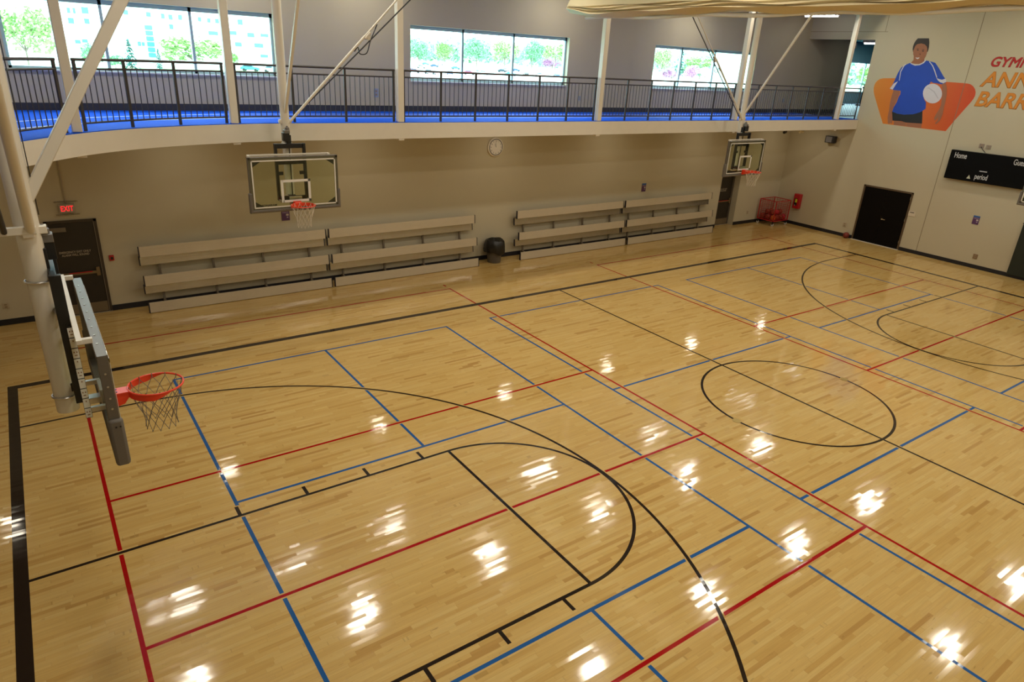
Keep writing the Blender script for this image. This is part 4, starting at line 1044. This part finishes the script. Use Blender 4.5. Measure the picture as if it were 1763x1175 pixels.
def tree_proto(kind, h_, w_, mleaf):
    root = thing('tree' if kind != 'fir' else 'fir_tree', (0, 0, 0), 'x', 'tree')
    tr = MB(); 
    tr.cyl((0, 0, -.1), (0, 0, h_ * .5), .03 * h_ * .6, .012 * h_, n=8)
    cr = MB()
    if kind == 'fir':
        for k in range(11):
            z = h_ * (.10 + .085 * k); q = w_ / 2 * (1 - k / 11.5)
            for i in range(int(26 * (1 - k / 14))):
                t = random.random() * 2 * pi; rr = q * random.uniform(.25, 1)
                p = Vector((rr * cos(t), rr * sin(t), z + random.uniform(-.02, .03) * h_))
                d = Vector((cos(t), sin(t), -.35)) * w_ * .16; s = Vector((-sin(t), cos(t), 0)) * w_ * .07
                cr.add([p - s, p + d, p + s, p - d * .3 + Vector((0, 0, .04 * h_))], [(0, 1, 2, 3)])
    else:
        for i in range(5):
            t = i * 1.26; tr.cyl((0, 0, h_ * .28), (cos(t) * w_ * .25, sin(t) * w_ * .25, h_ * .62), .02 * h_ * .5, .006 * h_, n=6)
        blobs = [((0, 0, h_ * .62), (w_ * .40, w_ * .40, h_ * .34))]
        for i in range(6):
            t = random.random() * 6.28; blobs.append(((cos(t) * w_ * .26, sin(t) * w_ * .26, h_ * random.uniform(.42, .74)), (w_ * .26, w_ * .26, h_ * .20)))
        for c, R_ in blobs: leafcloud(cr, c, R_, 170, w_ * .035)
    tr.build('trunk', mat('bark', (.16, .12, .09), .9, var=.2), root)
    cr.build('crown', mleaf, root)
    return root
LG = mat('pale_green_leaves', (.25, .40, .13), .9, var=.3, vscale=.5); LD = mat('mid_green_leaves', (.15, .32, .16), .9, var=.3, vscale=.5)
LF = mat('fir_needles', (.022, .10, .08), .9, var=.3, vscale=.6); LP = mat('pink_blossom', (.42, .20, .33), .9, var=.3, vscale=.6); LW = mat('white_blossom', (.75, .70, .72), .9, var=.2, vscale=.6)
protos = {}
TREES = [('lg', 4.3, 133.1, 10.6, 9.5, 'broad pale green tree seen through the left pane of the first window'), ('ld', 15.0, 144.0, 5.1, 4.9, 'small green tree left of the dark fir in the first window'),
 ('fir', 21.5, 146.8, 5.8, 3.4, 'tall dark fir tree standing in the middle of the first window'), ('fir', 27.8, 154.5, 4.2, 2.1, 'smaller dark fir tree to the right of the tall fir in the first window'),
 ('lg', 35.2, 157.7, 7.5, 13.5, 'wide rounded pale green tree in the right part of the first window'), ('ld', 19.0, 149.5, 3.0, 3.4, 'low bushy tree at the foot of the tall fir'), ('lg', 44.1, 158.9, 4.5, 4.0, 'small pale tree at the right end of the wide tree, first window'),
 ('ld', 150.9, 272.5, 12.8, 12.8, 'first tree from the left in the tree row across the parking lot'), ('lg', 184.3, 309.1, 13.0, 13.6, 'second tree from the left in the tree row across the parking lot'), ('ld', 217.7, 331.8, 17.0, 18.3, 'third tree from the left in the tree row across the parking lot'),
 ('lg', 251.3, 353.3, 17.8, 17.8, 'tall pale tree in the middle pane across the parking lot'), ('ld', 274.0, 355.9, 19.1, 16.9, 'tall green tree right of the middle pane across the parking lot'), ('lg', 326.6, 398.9, 19.3, 21.0, 'large tree at the right end of the parking lot row'),
 ('lp', 300.4, 368.7, 8.5, 15.5, 'pink flowering tree in the right pane of the second window'), ('fir', 351.4, 302.9, 18.0, 9.5, 'tall dark fir tree in the left pane of the third window'), ('lp', 233.1, 199.7, 6.2, 9.4, 'pink flowering tree in the left pane of the third window'),
 ('lp', 259.2, 211.4, 8.4, 8.4, 'purple pink flowering tree in the middle pane of the third window'), ('lw', 290.3, 230.2, 7.7, 6.5, 'white flowering tree right of the purple pink tree'), ('lg', 311.8, 280.8, 17.5, 11.5, 'tall pale tree at the left edge of the third window'),
 ('ld', 326.0, 252.2, 13.0, 11.7, 'green tree at the right of the middle pane of the third window'), ('lg', 367.9, 300.0, 14.5, 20.8, 'wide pale tree behind the flowering trees'), ('lg', 509.8, 262.2, 15.4, 22.7, 'pale tree seen through the hall window beyond the track end')]
pm = {'lg': ('broad', LG), 'ld': ('broad', LD), 'fir': ('fir', LF), 'lp': ('broad', LP), 'lw': ('broad', LW)}
for k, x, y, h_, w_, lab in TREES:
    if k not in protos:
        protos[k] = tree_proto(pm[k][0], 10, 10 if k != 'fir' else 5, pm[k][1]); o = protos[k]
    else: o = copy_tree(protos[k])
    ww = w_ / (10 if k != 'fir' else 5)
    o.location = (x, y, 0); o.scale = (ww, ww, h_ / 10); o.rotation_euler = (0, 0, random.random() * 6)
    tag(o, lab, 'tree', 'trees outside the windows')
# distant woods
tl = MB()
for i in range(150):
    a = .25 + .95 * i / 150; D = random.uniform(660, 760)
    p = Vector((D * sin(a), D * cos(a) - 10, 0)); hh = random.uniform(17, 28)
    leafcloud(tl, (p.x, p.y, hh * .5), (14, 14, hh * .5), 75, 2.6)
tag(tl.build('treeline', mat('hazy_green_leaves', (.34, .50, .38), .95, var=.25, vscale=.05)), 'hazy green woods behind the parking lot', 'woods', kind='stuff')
# office building
r = thing('office_building', (30, 170, 0), 'large pale office building with small teal windows beyond the first window', 'building')
K = 184.14 / 164.14
MB().box((-2, 12, 13), (76, 24, 26)).build('building_wall', mat('white_stone', (.80, .80, .82), .9, var=.03, vscale=.2), r)
TG = mat('teal_glazing', (.05, .20, .28), .2, .0)
BW_ = [(12.7,10.2,.5,.9),(13.6,10.2,.4,.9),(15.4,10.4,1.1,1.1),(15.4,8.6,.8,1.0),(12.8,8.4,.9,.9),(20.2,10.5,.9,.8),(22.3,10.6,.8,.8),(26.3,10.5,.8,.8),(28.9,10.4,.6,.9),(30.3,10.3,.7,.9),(32.1,10.4,.7,.9),(35.8,10.3,.6,.8),(37.6,10.2,.6,.8),(39.2,10.2,.7,.8),(43.9,10.3,1.0,1.0),(20.1,8.7,.7,.9),(30.2,8.5,.7,.8),(13.3,4.8,.9,.6),(14.5,5.0,.9,.6),(16.4,4.9,.7,.7),(23.9,5.0,.6,.8),(11.0,4.9,.7,.9),(24.6,5.0,.5,.7),(38.2,7.8,1.8,.7),(42.1,8.1,1.6,.7),(45.9,7.9,1.4,.8),(48.8,8.0,1.6,.6),(47.4,5.9,1.8,.8),(43.1,5.9,1.3,.8),(48.4,3.8,1.6,.6)]
for x, z, w_, h_ in BW_:
    X_ = .884 + (x - .884) * K - 30; Z_ = 6.067 + (z - 6.067) * K
    MB().box((X_, -.05, Z_), (w_ * 1.15, .2, h_ * 1.15)).build('building_window', TG, r)
st_ = MB()
for i in range(6): st_.box((-1.0 + .0 * i, -.25, 2.6 + i * 1.15), (1.5, .3, .9))
st_.build('stair_glazing', TG, r)
MB().box((-2, -.2, 9.35), (76, .3, .12)).build('facade_ledge', mat('pale_ledge', (.50, .50, .52), .8), r)
r = thing('small_house', (262, 300, 0), 'small dark-windowed white house behind the parking lot in the second window', 'house')
MB().box((0, 0, 2), (9, 6, 4)).build('house_wall', mat('white_siding', (.6, .6, .6), .8), r)
MB().prism([(-5, -3.5, 4), (5, -3.5, 4), (0, -3.5, 6)], (0, 7, 0)).build('house_roof', mat('teal_roof', (.15, .22, .24), .8), r)
MB().box((0, -3.05, 2), (4, .2, 2.4)).build('house_window', TG, r)
# cars
def car_proto():
    r = thing('car', (0, 0, 0), 'x', 'car')
    side = [(-2.2, .35), (2.2, .35), (2.25, .75), (1.9, .92), (1.0, 1.0), (.45, 1.42), (-1.1, 1.45), (-1.75, 1.05), (-2.2, .95)]
    MB().prism([(x, -.85, z) for x, z in side], (0, 1.7, 0)).build('car_body', M_PWHITE, r, .08)
    gl = [(.85, 1.02), (.42, 1.36), (-1.05, 1.39), (-1.55, 1.05)]
    MB().prism([(x, -.865, z) for x, z in gl], (0, 1.73, 0)).build('car_glass', mat('dark_car_glass', (.02, .05, .07), .2), r)
    for x in (-1.35, 1.35):
        for s in (-1, 1): MB().cyl((x, s * .72, .32), (x, s * .9, .32), .32, n=16).build('wheel', M_BLACK, r)
    return r
CC = {'red': (.40, .01, .06), 'white': (.6, .62, .65), 'silver': (.35, .40, .45), 'dark blue': (.02, .06, .16), 'teal': (.04, .22, .28), 'black': (.01, .015, .02)}
cars = [(111.9, 201.7, 'red'), (114.8, 195.7, 'white'), (123.2, 197.5, 'dark blue'), (135.9, 205.8, 'red'), (146.0, 212.5, 'white'), (148.3, 218.6, 'silver'), (157.9, 211.4, 'teal'), (170.4, 219.1, 'black'), (177.5, 219.0, 'white'), (186.6, 219.8, 'dark blue'),
        (206.5, 370.6, 'teal'), (180.7, 312.8, 'dark blue'), (224.7, 385.4, 'silver'), (152.6, 274.0, 'white'), (174.3, 280.5, 'teal'), (189.7, 264.6, 'black'), (208.1, 288.8, 'white'), (220.3, 296.6, 'dark blue'), (1.6, 122.9, 'white'), (49.6, 166.4, 'teal'), (53.6, 162.2, 'silver')]
ordn = ['first', 'second', 'third', 'fourth', 'fifth', 'sixth', 'seventh', 'eighth', 'ninth', 'tenth']
cp = None; cm = {}
for i, (x, y, c) in enumerate(cars):
    if cp is None: cp = car_proto(); o = cp
    else: o = copy_tree(cp)
    o.location = (x, y, .02); o.rotation_euler = (0, 0, -.6 + random.uniform(-.3, .3) + (1.5 if i in (2, 7, 9) else 0))
    for ch in o.children:
        if ch.name.startswith('car_body'):
            if c not in cm:
                me = ch.data.copy(); me.materials[0] = mat('car_paint_' + c.replace(' ', '_'), CC[c], .3, var=.02); cm[c] = me
            ch.data = cm[c]
    if i < 10: lab = '%s parked car, %s from the left in the nearest parking row' % (c, ordn[i])
    elif i < 18: lab = '%s parked car farther back in the lot, %s from the left there' % (c, ordn[[3, 1, 6, 0, 2, 4, 5, 7][i - 10]])
    else: lab = ['white parked car at the left edge of the first window', 'teal parked car low in the right pane of the first window', 'silver parked car at the lower right corner of the first window'][i - 18]
    tag(o, lab, 'car', 'parked cars outside')
